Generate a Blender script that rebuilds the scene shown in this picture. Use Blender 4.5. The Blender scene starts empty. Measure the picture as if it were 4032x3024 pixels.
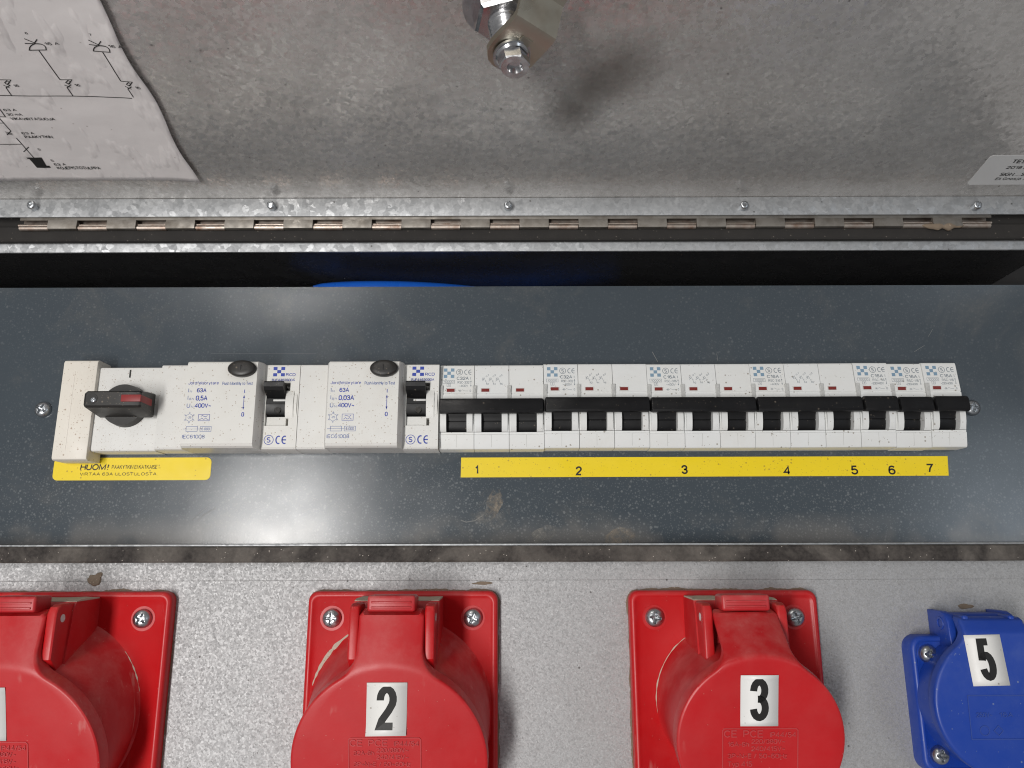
import bpy, bmesh, math, random
from mathutils import Matrix, Vector, noise as mnoise
random.seed(7)
rad = math.radians
S = 0.001                                   # everything below is written in millimetres
scene = bpy.context.scene
COL = scene.collection

# ------------------------------------------------------------------ camera
cam_d = bpy.data.cameras.new("camera"); cam = bpy.data.objects.new("camera", cam_d); COL.objects.link(cam)
cam_d.sensor_width = 36.0; cam_d.lens = 3027.0 / 4032.0 * 36.0
cam_d.clip_start = 0.01; cam_d.clip_end = 50
CAMR = Matrix.Rotation(rad(0.066), 3, 'Z') @ Matrix.Rotation(rad(90 + 13.22), 3, 'X') @ Matrix.Rotation(rad(-0.15), 3, 'Z')
cam.matrix_world = CAMR.to_4x4()
scene.camera = cam

# ------------------------------------------------------------------ world and lamps
world = bpy.data.worlds.new("World"); scene.world = world; world.use_nodes = True
bg = world.node_tree.nodes["Background"]
bg.inputs[0].default_value = (0.98, 0.985, 1.0, 1); bg.inputs[1].default_value = 0.22

def area(name, loc, target, sx, sy, power, color):
    l = bpy.data.lights.new(name, 'AREA'); l.shape = 'RECTANGLE'; l.size = sx * S; l.size_y = sy * S
    l.energy = power; l.color = color
    o = bpy.data.objects.new(name, l); COL.objects.link(o)
    o.location = Vector(loc) * S
    d = (Vector(target) - Vector(loc))
    o.rotation_euler = d.to_track_quat('-Z', 'Y').to_euler()
    return o
area("workshop_lamp", (-560, -1100, -260), (0, 390, 60), 170, 1000, 19.5, (1.0, 0.98, 0.955))
area("doorway_light", (1200, -1100, 40), (100, 390, 60), 300, 500, 1.5, (0.80, 0.90, 1.0))

vs = scene.view_settings
vs.view_transform = 'Standard'; vs.look = 'None'; vs.exposure = 0.0; vs.gamma = 1.0; vs.use_curve_mapping = False

# ------------------------------------------------------------------ measuring helpers (mm)
def ray(px, py):
    return CAMR @ Vector(((px - 2016) / 3027.0, -(py - 1512) / 3027.0, -1.0))
def at(px, py, Y):
    d = ray(px, py); return d * (Y / d.y)
def on_plane(px, py, p0, n):
    d = ray(px, py); return d * (Vector(p0).dot(n) / d.dot(n))

# ------------------------------------------------------------------ object helpers
ORG = {}
def empty(name, loc, label, cat, group=None):
    o = bpy.data.objects.new(name, None); COL.objects.link(o); o.empty_display_size = 0.01
    o.location = Vector(loc) * S; ORG[o.name] = Vector(loc)
    o['label'] = label; o['category'] = cat
    if group: o['group'] = group
    return o
def finish(me, smooth):
    if smooth:
        me.polygons.foreach_set('use_smooth', [True] * len(me.polygons))
        me.set_sharp_from_angle(angle=rad(smooth))
def mesh_of(name, bm, org=Vector((0, 0, 0)), smooth=32):
    bmesh.ops.recalc_face_normals(bm, faces=bm.faces[:])
    for v in bm.verts: v.co = (v.co - org) * S
    me = bpy.data.meshes.new(name); bm.to_mesh(me); bm.free(); finish(me, smooth)
    return me
def link(name, me, mat, parent=None, loc=None, rot=None):
    o = bpy.data.objects.new(name, me); COL.objects.link(o)
    if mat is not None and not me.materials: me.materials.append(mat)
    if parent is not None: o.parent = parent
    if loc is not None: o.location = Vector(loc) * S
    if rot is not None: o.rotation_euler = rot
    return o
def root_org(parent):
    while parent is not None and parent.parent is not None: parent = parent.parent
    return ORG.get(parent.name, Vector((0, 0, 0))) if parent is not None else Vector((0, 0, 0))
def obj(name, bm, mat, parent=None, world=True, smooth=32):
    """bm is in mm, in world axes (world=True) or already relative to the thing's base"""
    org = root_org(parent) if world else Vector((0, 0, 0))
    return link(name, mesh_of(name, bm, org, smooth), mat, parent)
def tag(o, label, cat, group=None):
    o['label'] = label; o['category'] = cat
    if group: o['group'] = group
    return o
def solo(name, bm, mat, label, cat, base, group=None, smooth=32):
    b = Vector(base)
    o = link(name, mesh_of(name, bm, b, smooth), mat, None, b)
    return tag(o, label, cat, group)

# ------------------------------------------------------------------ shapes
def nb(): return bmesh.new()
def box(bm, x0, x1, y0, y1, z0, z1, bev=0.0, seg=2):
    vs_ = [bm.verts.new((x, y, z)) for x in (x0, x1) for y in (y0, y1) for z in (z0, z1)]
    q = [(0, 1, 3, 2), (4, 6, 7, 5), (0, 4, 5, 1), (2, 3, 7, 6), (0, 2, 6, 4), (1, 5, 7, 3)]
    fs = [bm.faces.new([vs_[i] for i in f]) for f in q]
    if bev > 0:
        es = list({e for f in fs for e in f.edges})
        bmesh.ops.bevel(bm, geom=es, offset=bev, segments=seg, profile=0.5, affect='EDGES')
    return bm
def prism(bm, prof, x0, x1, f=lambda p, z: (-p, z)):
    """profile of (p, z) extruded along x; p is how far it stands proud (towards the camera)"""
    a = [bm.verts.new((x0, *f(p, z))) for p, z in prof]; b = [bm.verts.new((x1, *f(p, z))) for p, z in prof]
    n = len(prof)
    for i in range(n):
        j = (i + 1) % n; bm.faces.new((a[i], a[j], b[j], b[i]))
    bm.faces.new(a[::-1]); bm.faces.new(b)
    return bm
def loft(bm, rings, cap0=True, cap1=True):
    R = [[bm.verts.new(p) for p in r] for r in rings]
    n = len(R[0])
    for a, b in zip(R, R[1:]):
        for i in range(n):
            j = (i + 1) % n; bm.faces.new((a[i], a[j], b[j], b[i]))
    if cap0: bm.faces.new(R[0][::-1])
    if cap1: bm.faces.new(R[-1])
    return bm
def circ(c, ex, ey, r, n=48, r2=None):
    c, ex, ey = Vector(c), Vector(ex), Vector(ey); r2 = r if r2 is None else r2
    return [c + ex * (r * math.cos(2 * math.pi * i / n)) + ey * (r2 * math.sin(2 * math.pi * i / n)) for i in range(n)]
def cyl(bm, c0, c1, r0, r1=None, n=32):
    c0, c1 = Vector(c0), Vector(c1); d = (c1 - c0).normalized()
    ex = d.orthogonal().normalized(); ey = d.cross(ex); r1 = r0 if r1 is None else r1
    return loft(bm, [circ(c0, ex, ey, r0, n), circ(c1, ex, ey, r1, n)])
def rrect(x0, x1, z0, z1, r, n=6):
    pts = []
    for cx, cz, a0 in ((x1 - r, z1 - r, 0), (x0 + r, z1 - r, 90), (x0 + r, z0 + r, 180), (x1 - r, z0 + r, 270)):
        for k in range(n + 1):
            a = rad(a0 + 90 * k / n); pts.append((cx + r * math.cos(a), cz + r * math.sin(a)))
    return pts
def tube(bm, pts, r, n=12):
    pts = [Vector(p) for p in pts]; rings = []
    up = Vector((0, 0, 1))
    for i, p in enumerate(pts):
        d = (pts[min(i + 1, len(pts) - 1)] - pts[max(i - 1, 0)]).normalized()
        ex = d.cross(up); ex = ex.normalized() if ex.length > 1e-4 else Vector((1, 0, 0)); ey = ex.cross(d)
        rings.append(circ(p, ex, ey, r, n))
    return loft(bm, rings)

# ------------------------------------------------------------------ printed marks: polygons in the plane (u right, v up), mm
def _A(cx, cy, rx, ry, a0, a1, n=10):
    return [(cx + rx * math.cos(rad(a0 + (a1 - a0) * i / n)), cy + ry * math.sin(rad(a0 + (a1 - a0) * i / n))) for i in range(n + 1)]
_O = lambda w, h=1.0, y=0.0: [_A(w / 2, y + h / 2, w / 2, h / 2, 90, 450, 20)]
# a plain grotesque drawn as strokes: (width, strokes), capitals one unit high
FONT = {
 '0': (.56, [_A(.28, .72, .28, .28, 0, 180) + _A(.28, .28, .28, .28, 180, 360) + [(.56, .72)]]), '1': (.30, [[(0, .74), (.16, .82), (.28, 1), (.28, 0)]]),
 '2': (.54, [[(0, .70)] + _A(.27, .73, .27, .27, 180, -30) + [(.36, .42), (.08, .16), (.0, 0), (.54, 0)]]),
 '3': (.54, [[(0.0, .74)] + _A(.26, .755, .255, .245, 175, -75, 12) + [(.2, .515)], [(.2, .515)] + _A(.27, .26, .27, .26, 75, -175, 14)]),
 '4': (.58, [[(.44, 0), (.44, 1), (0, .28), (.58, .28)]]),
 '5': (.54, [[(.49, 1), (.08, 1), (.03, .47)], [(.03, .5), (.12, .585)] + _A(.27, .31, .27, .31, 95, -165, 14)]),
 '6': (.54, [_A(.28, .74, .25, .26, 25, 150, 8) + [(0, .5)] + _A(.27, .31, .27, .31, 180, 520, 20)]),
 '7': (.54, [[(0, 1), (.54, 1), (.3, .5), (.2, 0)]]), '8': (.54, [_A(.27, .76, .23, .24, 270, 630, 16), _A(.27, .26, .27, .26, 90, 450, 18)]),
 '9': (.54, [_A(.27, .69, .27, .31, 0, 340, 20) + [(.54, .5)] + _A(.27, .26, .27, .26, 0, -150, 8)]),
 'A': (.66, [[(0, 0), (.33, 1), (.66, 0)], [(.12, .36), (.54, .36)]]), 'B': (.56, [[(0, 0), (0, 1), (.3, 1)] + _A(.3, .76, .22, .24, 90, -90, 8) + [(0, .52)], [(.3, .52)] + _A(.3, .26, .26, .26, 90, -90, 8) + [(0, 0)]]),
 'C': (.64, [_A(.34, .5, .34, .5, 40, 320, 18)]), 'D': (.62, [[(0, 0), (0, 1), (.28, 1)] + _A(.28, .5, .34, .5, 90, -90, 12) + [(0, 0)]]),
 'E': (.54, [[(.54, 0), (0, 0), (0, 1), (.54, 1)], [(0, .52), (.48, .52)]]), 'F': (.5, [[(0, 0), (0, 1), (.5, 1)], [(0, .52), (.44, .52)]]),
 'G': (.68, [_A(.34, .5, .34, .5, 45, 340, 18) + [(.67, .45), (.4, .45)]]), 'H': (.6, [[(0, 0), (0, 1)], [(.6, 0), (.6, 1)], [(0, .52), (.6, .52)]]),
 'I': (.02, [[(0, 0), (0, 1)]]), 'J': (.42, [[(.42, 1), (.42, .22)] + _A(.21, .22, .21, .22, 0, -180, 8) + [(0, .3)]]), 'K': (.6, [[(0, 0), (0, 1)], [(.58, 1), (0, .38)], [(.2, .58), (.6, 0)]]),
 'L': (.48, [[(0, 1), (0, 0), (.48, 0)]]), 'M': (.76, [[(0, 0), (0, 1), (.38, .08), (.76, 1), (.76, 0)]]), 'N': (.6, [[(0, 0), (0, 1), (.6, 0), (.6, 1)]]),
 'O': (.72, _O(.72)), 'P': (.54, [[(0, 0), (0, 1), (.3, 1)] + _A(.3, .73, .25, .27, 90, -90, 8) + [(0, .46)]]),
 'R': (.58, [[(0, 0), (0, 1), (.32, 1)] + _A(.32, .75, .24, .25, 90, -90, 8) + [(0, .5)], [(.32, .5), (.58, 0)]]),
 'S': (.58, [_A(.3, .755, .26, .245, 30, 260, 12) + _A(.29, .255, .29, .255, 80, -150, 12)]), 'T': (.6, [[(0, 1), (.6, 1)], [(.3, 1), (.3, 0)]]),
 'U': (.58, [[(0, 1), (0, .3)] + _A(.29, .29, .29, .29, 180, 360, 10) + [(.58, 1)]]), 'V': (.64, [[(0, 1), (.32, 0), (.64, 1)]]), 'Y': (.62, [[(0, 1), (.31, .45), (.62, 1)], [(.31, .45), (.31, 0)]]), 'Z': (.56, [[(0, 1), (.56, 1), (0, 0), (.56, 0)]]),
 'a': (.46, [[(.03, .55)] + _A(.23, .52, .21, .2, 160, 0, 8) + [(.46, 0)], _A(.21, .18, .21, .19, 40, 320, 12)]), 'b': (.5, [[(0, 1), (0, 0)], _A(.25, .35, .25, .36, 180, 540, 16)]),
 'd': (.5, [[(.5, 1), (.5, 0)], _A(.25, .35, .25, .36, 0, 360, 16)]), 'e': (.48, [[(.02, .38), (.48, .38)] + _A(.25, .36, .24, .36, 5, 310, 14)]), 'f': (.28, [[(.28, 1), (.18, .97), (.12, .85), (.12, 0)], [(0, .68), (.26, .68)]]),
 'h': (.46, [[(0, 1), (0, 0)], [(0, .45)] + _A(.23, .48, .23, .23, 170, 0, 8) + [(.46, 0)]]), 'i': (.02, [[(0, 0), (0, .7)], [(0, .9), (0, 1)]]), 'j': (.14, [[(.14, .7), (.14, -.15), (0, -.22)], [(.14, .9), (.14, 1)]]),
 'l': (.02, [[(0, 0), (0, 1)]]), 'm': (.76, [[(0, .7), (0, 0)], [(0, .5)] + _A(.19, .5, .19, .21, 170, 0, 8) + [(.38, 0)], [(.38, .5)] + _A(.57, .5, .19, .21, 170, 0, 8) + [(.76, 0)]]),
 'n': (.46, [[(0, .7), (0, 0)], [(0, .45)] + _A(.23, .48, .23, .23, 170, 0, 8) + [(.46, 0)]]), 'o': (.5, [_A(.25, .35, .25, .36, 90, 450, 16)]), 'p': (.5, [[(0, .7), (0, -.25)], _A(.25, .35, .25, .36, 180, 540, 16)]),
 'r': (.28, [[(0, .7), (0, 0)], [(0, .4), (.08, .62), (.28, .69)]]), 's': (.42, [_A(.21, .53, .19, .18, 30, 260, 9) + _A(.21, .17, .21, .18, 80, -150, 9)]), 't': (.28, [[(.11, .92), (.11, .12), (.18, 0), (.28, .02)], [(0, .68), (.27, .68)]]),
 'u': (.46, [[(0, .7), (0, .24)] + _A(.23, .23, .23, .23, 180, 350, 8), [(.46, .7), (.46, 0)]]), 'y': (.46, [[(0, .7), (.23, .02)], [(.46, .7), (.18, -.18), (.04, -.24)]]), 'z': (.4, [[(0, .69), (.4, .69), (0, 0), (.4, 0)]]),
 ',': (.08, [[(.06, .1), (.06, 0), (0, -.16)]]), '.': (.06, [[(.03, 0), (.03, .07)]]), '-': (.3, [[(0, .4), (.3, .4)]]), '+': (.46, [[(0, .4), (.46, .4)], [(.23, .17), (.23, .63)]]),
 '~': (.5, [[(0, .36), (.1, .46), (.2, .45), (.32, .36), (.42, .36), (.5, .46)]]), '/': (.34, [[(0, -.02), (.34, 1.02)]]), '!': (.22, [[(.16, .34), (.16, 1)], [(.16, 0), (.16, .14)]]), ' ': (.24, []),
}
FONT['\u00c4'] = (.66, [[(0, 0), (.33, .86), (.66, 0)], [(.12, .3), (.54, .3)], [(.17, .97), (.17, 1.06)], [(.49, .97), (.49, 1.06)]])
FONT['\u00f6'] = (.5, FONT['o'][1] + [[(.12, .88), (.12, .97)], [(.38, .88), (.38, .97)]])
def ribbon(pts, w):
    """mitred strip polygons along a polyline"""
    P = [Vector(p) for p in pts]; Q = [P[0]]
    for p in P[1:]:
        if (p - Q[-1]).length > w * .05: Q.append(p)
    if len(Q) < 2: return []
    closed = (Q[0] - Q[-1]).length < w * .06 and len(Q) > 4
    if closed: Q = Q[:-1]
    n = len(Q); L_ = []; R_ = []
    for i in range(n):
        a = Q[i - 1] if (i or closed) else None; b = Q[(i + 1) % n] if (i < n - 1 or closed) else None
        d0 = (Q[i] - a).normalized() if a is not None else None; d1 = (b - Q[i]).normalized() if b is not None else None
        if d0 is None: d0 = d1
        if d1 is None: d1 = d0
        t_ = d0 + d1; t_ = t_.normalized() if t_.length > .2 else d1
        m_ = Vector((-t_.y, t_.x)); k_ = 1 / max(.5, m_.dot(Vector((-d1.y, d1.x))))
        L_.append(Q[i] + m_ * (w / 2 * k_)); R_.append(Q[i] - m_ * (w / 2 * k_))
    out = []
    for i in range(n if closed else n - 1):
        j = (i + 1) % n; out.append([R_[i], R_[j], L_[j], L_[i]])
    return out
class Ink:
    def __init__(s): s.v = []; s.f = []
    def poly(s, pts):
        n = len(s.v); s.v += [tuple(p) for p in pts]; s.f.append(tuple(range(n, n + len(pts)))); return s
    def text(s, t, u0, u1, v0, v1, wt=.13, shear=0.0):
        gap = .2; x = 0.0; st = []
        for ch in t:
            w, strokes = FONT[ch]
            st += [[(x + a, b) for a, b in q] for q in strokes]; x += w + (gap if ch != ' ' else gap * .5)
        xs = [p[0] for q in st for p in q]; ys = [p[1] for q in st for p in q]
        x0, x1, y0, y1 = min(xs), max(xs), min(ys), max(ys)
        capfull = y0 >= -.01
        if not capfull: y0 = 0.0; y1 = 1.0                        # descenders hang below the box
        w = wt * (v1 - v0); kx = max(u1 - u0 - w, .01) / max(x1 - x0, .05); ky = (v1 - v0 - w) / max(y1 - y0, .08)
        if t == '-': ky = 1
        if x1 - x0 < .05: kx = 0
        if t in '-': u0, v0 = u0, (v0 + v1) / 2 - .4 * ky
        for q in st:
            pts = [((u0 + u1) / 2 + ((a - (x0 + x1) / 2) * kx) + shear * ((b - .5) * ky), v0 + w / 2 + (b - y0) * ky) for a, b in q]
            for f in ribbon(pts, w): s.poly([(p.x, p.y) for p in f])
        return s
    def rect(s, u0, u1, v0, v1): return s.poly([(u0, v0), (u1, v0), (u1, v1), (u0, v1)])
    def line(s, a, b, w):
        d = Vector((b[0] - a[0], b[1] - a[1])); L = d.length
        if L < 1e-6: return s
        d /= L; nx, ny = -d.y * w / 2, d.x * w / 2
        return s.poly([(a[0] - nx, a[1] - ny), (b[0] - nx, b[1] - ny), (b[0] + nx, b[1] + ny), (a[0] + nx, a[1] + ny)])
    def pl(s, pts, w, closed=False):
        for f in ribbon(list(pts) + ([pts[0]] if closed else []), w): s.poly([(p.x, p.y) for p in f])
        return s
    def arc(s, c, r, w, a0=0, a1=360, n=24, r2=None):
        r2 = r if r2 is None else r2
        P = [(c[0] + r * math.cos(rad(a0 + (a1 - a0) * i / n)), c[1] + r2 * math.sin(rad(a0 + (a1 - a0) * i / n))) for i in range(n + 1)]
        return s.pl(P, w)
    def frame(s, u0, u1, v0, v1, w): return s.pl([(u0, v0), (u1, v0), (u1, v1), (u0, v1)], w, True)
    def ce(s, u0, u1, v0, v1, w):
        h = (v1 - v0) / 2; c = (v0 + v1) / 2; r = min(h, (u1 - u0) * .27) - w / 2
        s.arc((u0 + r + w / 2, c), r, w, 65, 295, 14, h - w / 2)
        e = u1 - r; s.arc((e, c), r, w, 65, 295, 14, h - w / 2); s.line((e - r, c), (e + r * .55, c), w); return s
    def logo(s, u0, u1, v0, v1):
        a, b = (u1 - u0) / 3, (v1 - v0) / 3
        for i, j in ((0, 0), (2, 0), (1, 1), (0, 2), (2, 2)): s.rect(u0 + a * i, u0 + a * (i + 1), v0 + b * j, v0 + b * (j + 1))
        return s
    def smark(s, c, r, w):
        s.arc(c, r, w); s.text("S", c[0] - r * .42, c[0] + r * .42, c[1] - r * .6, c[1] + r * .6, .16); return s
    def build(s, fmap, name, mat, parent, world=False, thick=0.0):
        bm = nb(); V = [bm.verts.new(fmap(u, v)) for u, v in s.v]
        for f in s.f:
            try: bm.faces.new([V[i] for i in f])
            except ValueError: pass
        org = root_org(parent) if world else Vector((0, 0, 0))
        for v in bm.verts: v.co = (v.co - org) * S
        me = bpy.data.meshes.new(name); bm.to_mesh(me); bm.free()
        o = link(name, me, mat, parent)
        if thick:
            m = o.modifiers.new("s", 'SOLIDIFY'); m.thickness = thick * S; m.offset = 0
        return o

# ------------------------------------------------------------------ materials
class NT:
    def __init__(s, name):
        s.m = bpy.data.materials.new(name); s.m.use_nodes = True; s.t = s.m.node_tree
        s.b = s.t.nodes["Principled BSDF"]; s.n = s.t.nodes; s.l = s.t.links
        tc = s.n.new('ShaderNodeTexCoord'); oi = s.n.new('ShaderNodeObjectInfo')
        mul = s.math('MULTIPLY', oi.outputs['Random'], 3.1)
        a = s.n.new('ShaderNodeVectorMath'); a.operation = 'ADD'
        s.l.new(tc.outputs['Object'], a.inputs[0]); s.l.new(mul, a.inputs[1]); s.co = a.outputs[0]; s.raw = tc.outputs['Object']
    def put(s, sock, v):
        if hasattr(v, 'is_output'): s.l.new(v, sock)
        elif isinstance(v, (tuple, list)): sock.default_value = (*v, 1) if (len(v) == 3 and len(sock.default_value) == 4) else v
        else: sock.default_value = v
    def math(s, op, a, b=None, c=None, clamp=False):
        n = s.n.new('ShaderNodeMath'); n.operation = op; n.use_clamp = clamp; s.put(n.inputs[0], a)
        if b is not None: s.put(n.inputs[1], b)
        if c is not None: s.put(n.inputs[2], c)
        return n.outputs[0]
    def vmath(s, op, a, b=None, scale=None):
        n = s.n.new('ShaderNodeVectorMath'); n.operation = op; s.put(n.inputs[0], a)
        if b is not None: s.put(n.inputs[1], b)
        if scale is not None: s.put(n.inputs['Scale'], scale)
        return n.outputs[0]
    def noise(s, scale, detail=3, rough=.55, co=None, dist=0.0):
        n = s.n.new('ShaderNodeTexNoise'); n.inputs['Scale'].default_value = scale; n.inputs['Detail'].default_value = detail
        n.inputs['Roughness'].default_value = rough; n.inputs['Distortion'].default_value = dist
        s.l.new(co or s.co, n.inputs['Vector']); return n.outputs['Fac']
    def vor(s, scale, co=None, feature='F1', rnd=1.0):
        n = s.n.new('ShaderNodeTexVoronoi'); n.feature = feature; n.inputs['Scale'].default_value = scale
        n.inputs['Randomness'].default_value = rnd; s.l.new(co or s.co, n.inputs['Vector']); return n
    def ramp(s, v, a, b, lo=0.0, hi=1.0):
        n = s.n.new('ShaderNodeMapRange'); n.clamp = True; s.put(n.inputs['Value'], v)
        n.inputs['From Min'].default_value = a; n.inputs['From Max'].default_value = b
        n.inputs['To Min'].default_value = lo; n.inputs['To Max'].default_value = hi; return n.outputs[0]
    def mix(s, f, a, b, blend='MIX'):
        n = s.n.new('ShaderNodeMix'); n.data_type = 'RGBA'; n.blend_type = blend
        s.put(n.inputs[0], f); s.put(n.inputs[6], a); s.put(n.inputs[7], b); return n.outputs[2]
    def sep(s, c):
        n = s.n.new('ShaderNodeSeparateColor'); s.l.new(c, n.inputs[0]); return n.outputs
    def xyz(s, c):
        n = s.n.new('ShaderNodeSeparateXYZ'); s.l.new(c, n.inputs[0]); return n.outputs
    def scaled(s, v):
        n = s.n.new('ShaderNodeMapping'); n.inputs['Scale'].default_value = v; s.l.new(s.co, n.inputs['Vector']); return n.outputs[0]
    def bump(s, h, strength, dist=0.0002, normal=None):
        n = s.n.new('ShaderNodeBump'); n.inputs['Strength'].default_value = strength; n.inputs['Distance'].default_value = dist
        s.put(n.inputs['Height'], h)
        if normal is not None: s.l.new(normal, n.inputs['Normal'])
        return n.outputs[0]
    def specks(s, scale, r, keep, co=None, chan=0):
        v = s.vor(scale, co); m = s.ramp(v.outputs['Distance'], r, r * .55)
        k = s.math('LESS_THAN', s.sep(v.outputs['Color'])[chan], keep); return s.math('MULTIPLY', m, k)
    def out(s, color=None, rough=None, metal=None, normal=None, **kw):
        if color is not None: s.put(s.b.inputs['Base Color'], color)
        if rough is not None: s.put(s.b.inputs['Roughness'], rough)
        if metal is not None: s.put(s.b.inputs['Metallic'], metal)
        if normal is not None: s.put(s.b.inputs['Normal'], normal)
        for k, v in kw.items(): s.put(s.b.inputs[k], v)
        return s.m

def plastic(name, col, rough=.45, speck=(0.22, 0.16, 0.11), sk=0.35, dust=None, dust_amt=0.0, fine=1.0, spec=.5):
    t = NT(name)
    n = t.noise(60, 4); c = t.mix(t.ramp(n, .3, .75, 0, .13), col, tuple(x * .72 for x in col))
    oi_ = t.n.new('ShaderNodeObjectInfo'); c = t.mix(t.math('MULTIPLY', oi_.outputs['Random'], .16), c, tuple(x * k_ for x, k_ in zip(col, (.93, .88, .78))))
    if dust:
        d = t.noise(130, 5, .65); d2 = t.noise(28, 3)
        f = t.math('MULTIPLY', t.ramp(d, .42, .8), t.ramp(d2, .35, .7, .25, 1.0))
        c = t.mix(t.math('MULTIPLY', f, dust_amt), c, dust)
    if speck:
        c = t.mix(t.math('MULTIPLY', t.specks(420 * fine, .24, sk), .75), c, speck)
        c = t.mix(t.math('MULTIPLY', t.specks(900 * fine, .26, sk * .8, chan=1), .55), c, speck)
    r = t.ramp(t.noise(90, 4), .3, .7, rough - .08, rough + .1)
    return t.out(c, r, 0.0, t.bump(t.noise(1400, 2), .12, .0001), **{'Specular IOR Level': spec})

def galv(name, lo, hi, cell, tilt, rough, stain=(0.2, 0.18, 0.16), stain_amt=.25, metal=1.0, stretch=(1, 1, 1), streak=0.0, soft=0.0, jitter=.12, wave=0.0):
    t = NT(name)
    co = t.scaled(stretch)
    w = t.n.new('ShaderNodeTexNoise'); w.inputs['Scale'].default_value = cell * 1.2; w.inputs['Detail'].default_value = 2
    t.l.new(co, w.inputs['Vector'])
    co2 = t.vmath('ADD', co, t.vmath('SCALE', t.vmath('SUBTRACT', w.outputs['Color'], (.5, .5, .5)), scale=.9 / cell))
    v = t.vor(cell, co2); v2 = t.vor(cell * 2.3, co2)
    g = t.sep(v.outputs['Color']); g2 = t.sep(v2.outputs['Color'])
    val = t.math('ADD', t.math('MULTIPLY', g[0], .65), t.math('MULTIPLY', g2[1], .35))
    c = t.mix(val, lo, hi)
    big = t.noise(9, 5, .6); c = t.mix(t.ramp(big, .35, .75, 0, stain_amt), c, stain)
    fine = t.noise(300, 4, .7); c = t.mix(t.ramp(fine, .55, .8, 0, stain_amt * .8), c, stain)
    c = t.mix(t.math('MULTIPLY', t.specks(160, .1, .25), .7), c, (0.06, 0.05, 0.045))
    if streak:
        sc = t.n.new('ShaderNodeMapping'); sc.inputs['Scale'].default_value = (1, 40, 40); t.l.new(t.co, sc.inputs['Vector'])
        c = t.mix(t.ramp(t.noise(25, 3, .6, sc.outputs[0]), .6, .75, 0, streak), c, stain)
    geo = t.n.new('ShaderNodeNewGeometry')
    off = t.vmath('SUBTRACT', v.outputs['Color'], (.5, .5, .5)); off2 = t.vmath('SUBTRACT', v2.outputs['Color'], (.5, .5, .5))
    off = t.vmath('ADD', off, t.vmath('SCALE', off2, scale=.7))
    nn = t.vmath('NORMALIZE', t.vmath('ADD', geo.outputs['Normal'], t.vmath('SCALE', off, scale=tilt)))
    nn = t.bump(t.noise(700, 3, .6), jitter, .00012, nn)
    if wave: nn = t.bump(t.noise(34, 3, .5), 1.0, wave, nn)
    return t.out(c, t.ramp(g[2], 0, 1, rough - .07, rough + .1), metal, nn)

def metal(name, col, rough, dirt=(.12, .1, .08), amt=.3, sc=200, anis=0):
    t = NT(name)
    c = t.mix(t.ramp(t.noise(sc, 4, .6), .45, .75, 0, amt), col, dirt)
    return t.out(c, t.ramp(t.noise(sc * 1.7, 3), .3, .7, rough - .06, rough + .12), 1.0, t.bump(t.noise(900, 2), .08, .0001))

M = {}
M['sheet'] = galv("galvanized_front", (0.32, 0.32, 0.323), (0.55, 0.547, 0.55), 1250, .18, .63, stain_amt=.14, streak=.10, metal=.65)
M['lid'] = galv("galvanized_lid", (0.55, 0.535, 0.515), (0.71, 0.69, 0.67), 520, .08, .27, stain=(.24, .21, .185), stain_amt=.35, metal=.62, streak=.12, jitter=.22, wave=.0010)
M['spangle'] = galv("galvanized_spangle", (0.34, 0.35, 0.36), (0.55, 0.56, 0.57), 330, .10, .56, stain_amt=.12, metal=.75)
M['hinge'] = metal("hinge_steel", (0.27, 0.25, 0.225), .55, (.10, .08, .06), .65, 120)
M['hinge_rust'] = metal("hinge_rusty_steel", (0.46, 0.40, 0.35), .45, (.20, .085, .04), .7, 160)
M['screw'] = metal("zinc_screw", (0.50, 0.52, 0.54), .32, (.1, .1, .1), .3, 400)
M['zinc'] = metal("yellow_zinc", (0.50, 0.46, 0.38), .30, (.26, .17, .1), .45, 70)
M['chrome'] = metal("nickel_plate", (0.62, 0.62, 0.63), .18, (.15, .13, .12), .3, 150)
M['white'] = plastic("white_breaker_plastic", (0.76, 0.77, 0.765), .42, (0.20, 0.16, 0.11), .16, (0.5, .43, .33), .16)
M['offwhite'] = plastic("dusty_white_plastic", (0.74, 0.735, 0.71), .47, (0.32, 0.25, 0.18), .42, (0.52, 0.45, 0.36), .2, 1.5)
M['beige'] = plastic("yellowed_plastic", (0.79, 0.75, 0.68), .5, (0.3, 0.2, 0.13), .25, (0.6, .5, .4), .2)
M['grey_white'] = plastic("grey_white_plastic", (0.66, 0.66, 0.65), .45, (0.2, 0.16, 0.11), .25)
M['black'] = plastic("black_plastic", (0.006, 0.006, 0.007), .42, (.12, .1, .08), .10, (0.05, .045, .04), .10, 1.0, .32)
M['black_dusty'] = plastic("dusty_black_plastic", (0.018, 0.017, 0.016), .42, (.2, .16, .12), .22, (0.11, .09, .07), .3)
M['seam'] = plastic('grey_seam_plastic', (0.42, 0.42, 0.40), .5, None)  # plain grey for the mould seam line
M['red_window'] = plastic("red_indicator", (0.20, 0.025, 0.02), .25, None)
M['red_key'] = plastic("red_knob_insert", (0.26, 0.022, 0.022), .5, None)
M['blue_cable'] = plastic("blue_cable_sheath", (0.012, 0.12, 0.60), .3, None)
M['label_white'] = plastic("label_paper", (0.85, 0.84, 0.82), .45, (.3, .25, .2), .06, (.6, .56, .5), .12)
M['yellow'] = plastic("yellow_label", (0.88, 0.66, 0.008), .42, (0.40, 0.26, 0.03), .2, (.7, .5, .06), .10)
M['ink_black'] = plastic("black_print", (0.012, 0.011, 0.010), .5, None)
M['ink_brown'] = plastic("dark_print", (0.04, 0.03, 0.012), .5, None)
M['ink_blue'] = plastic("blue_print", (0.02, 0.05, 0.36), .5, None)
M['ink_pale'] = plastic("faded_blue_print", (0.09, 0.14, 0.36), .5, None)
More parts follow.
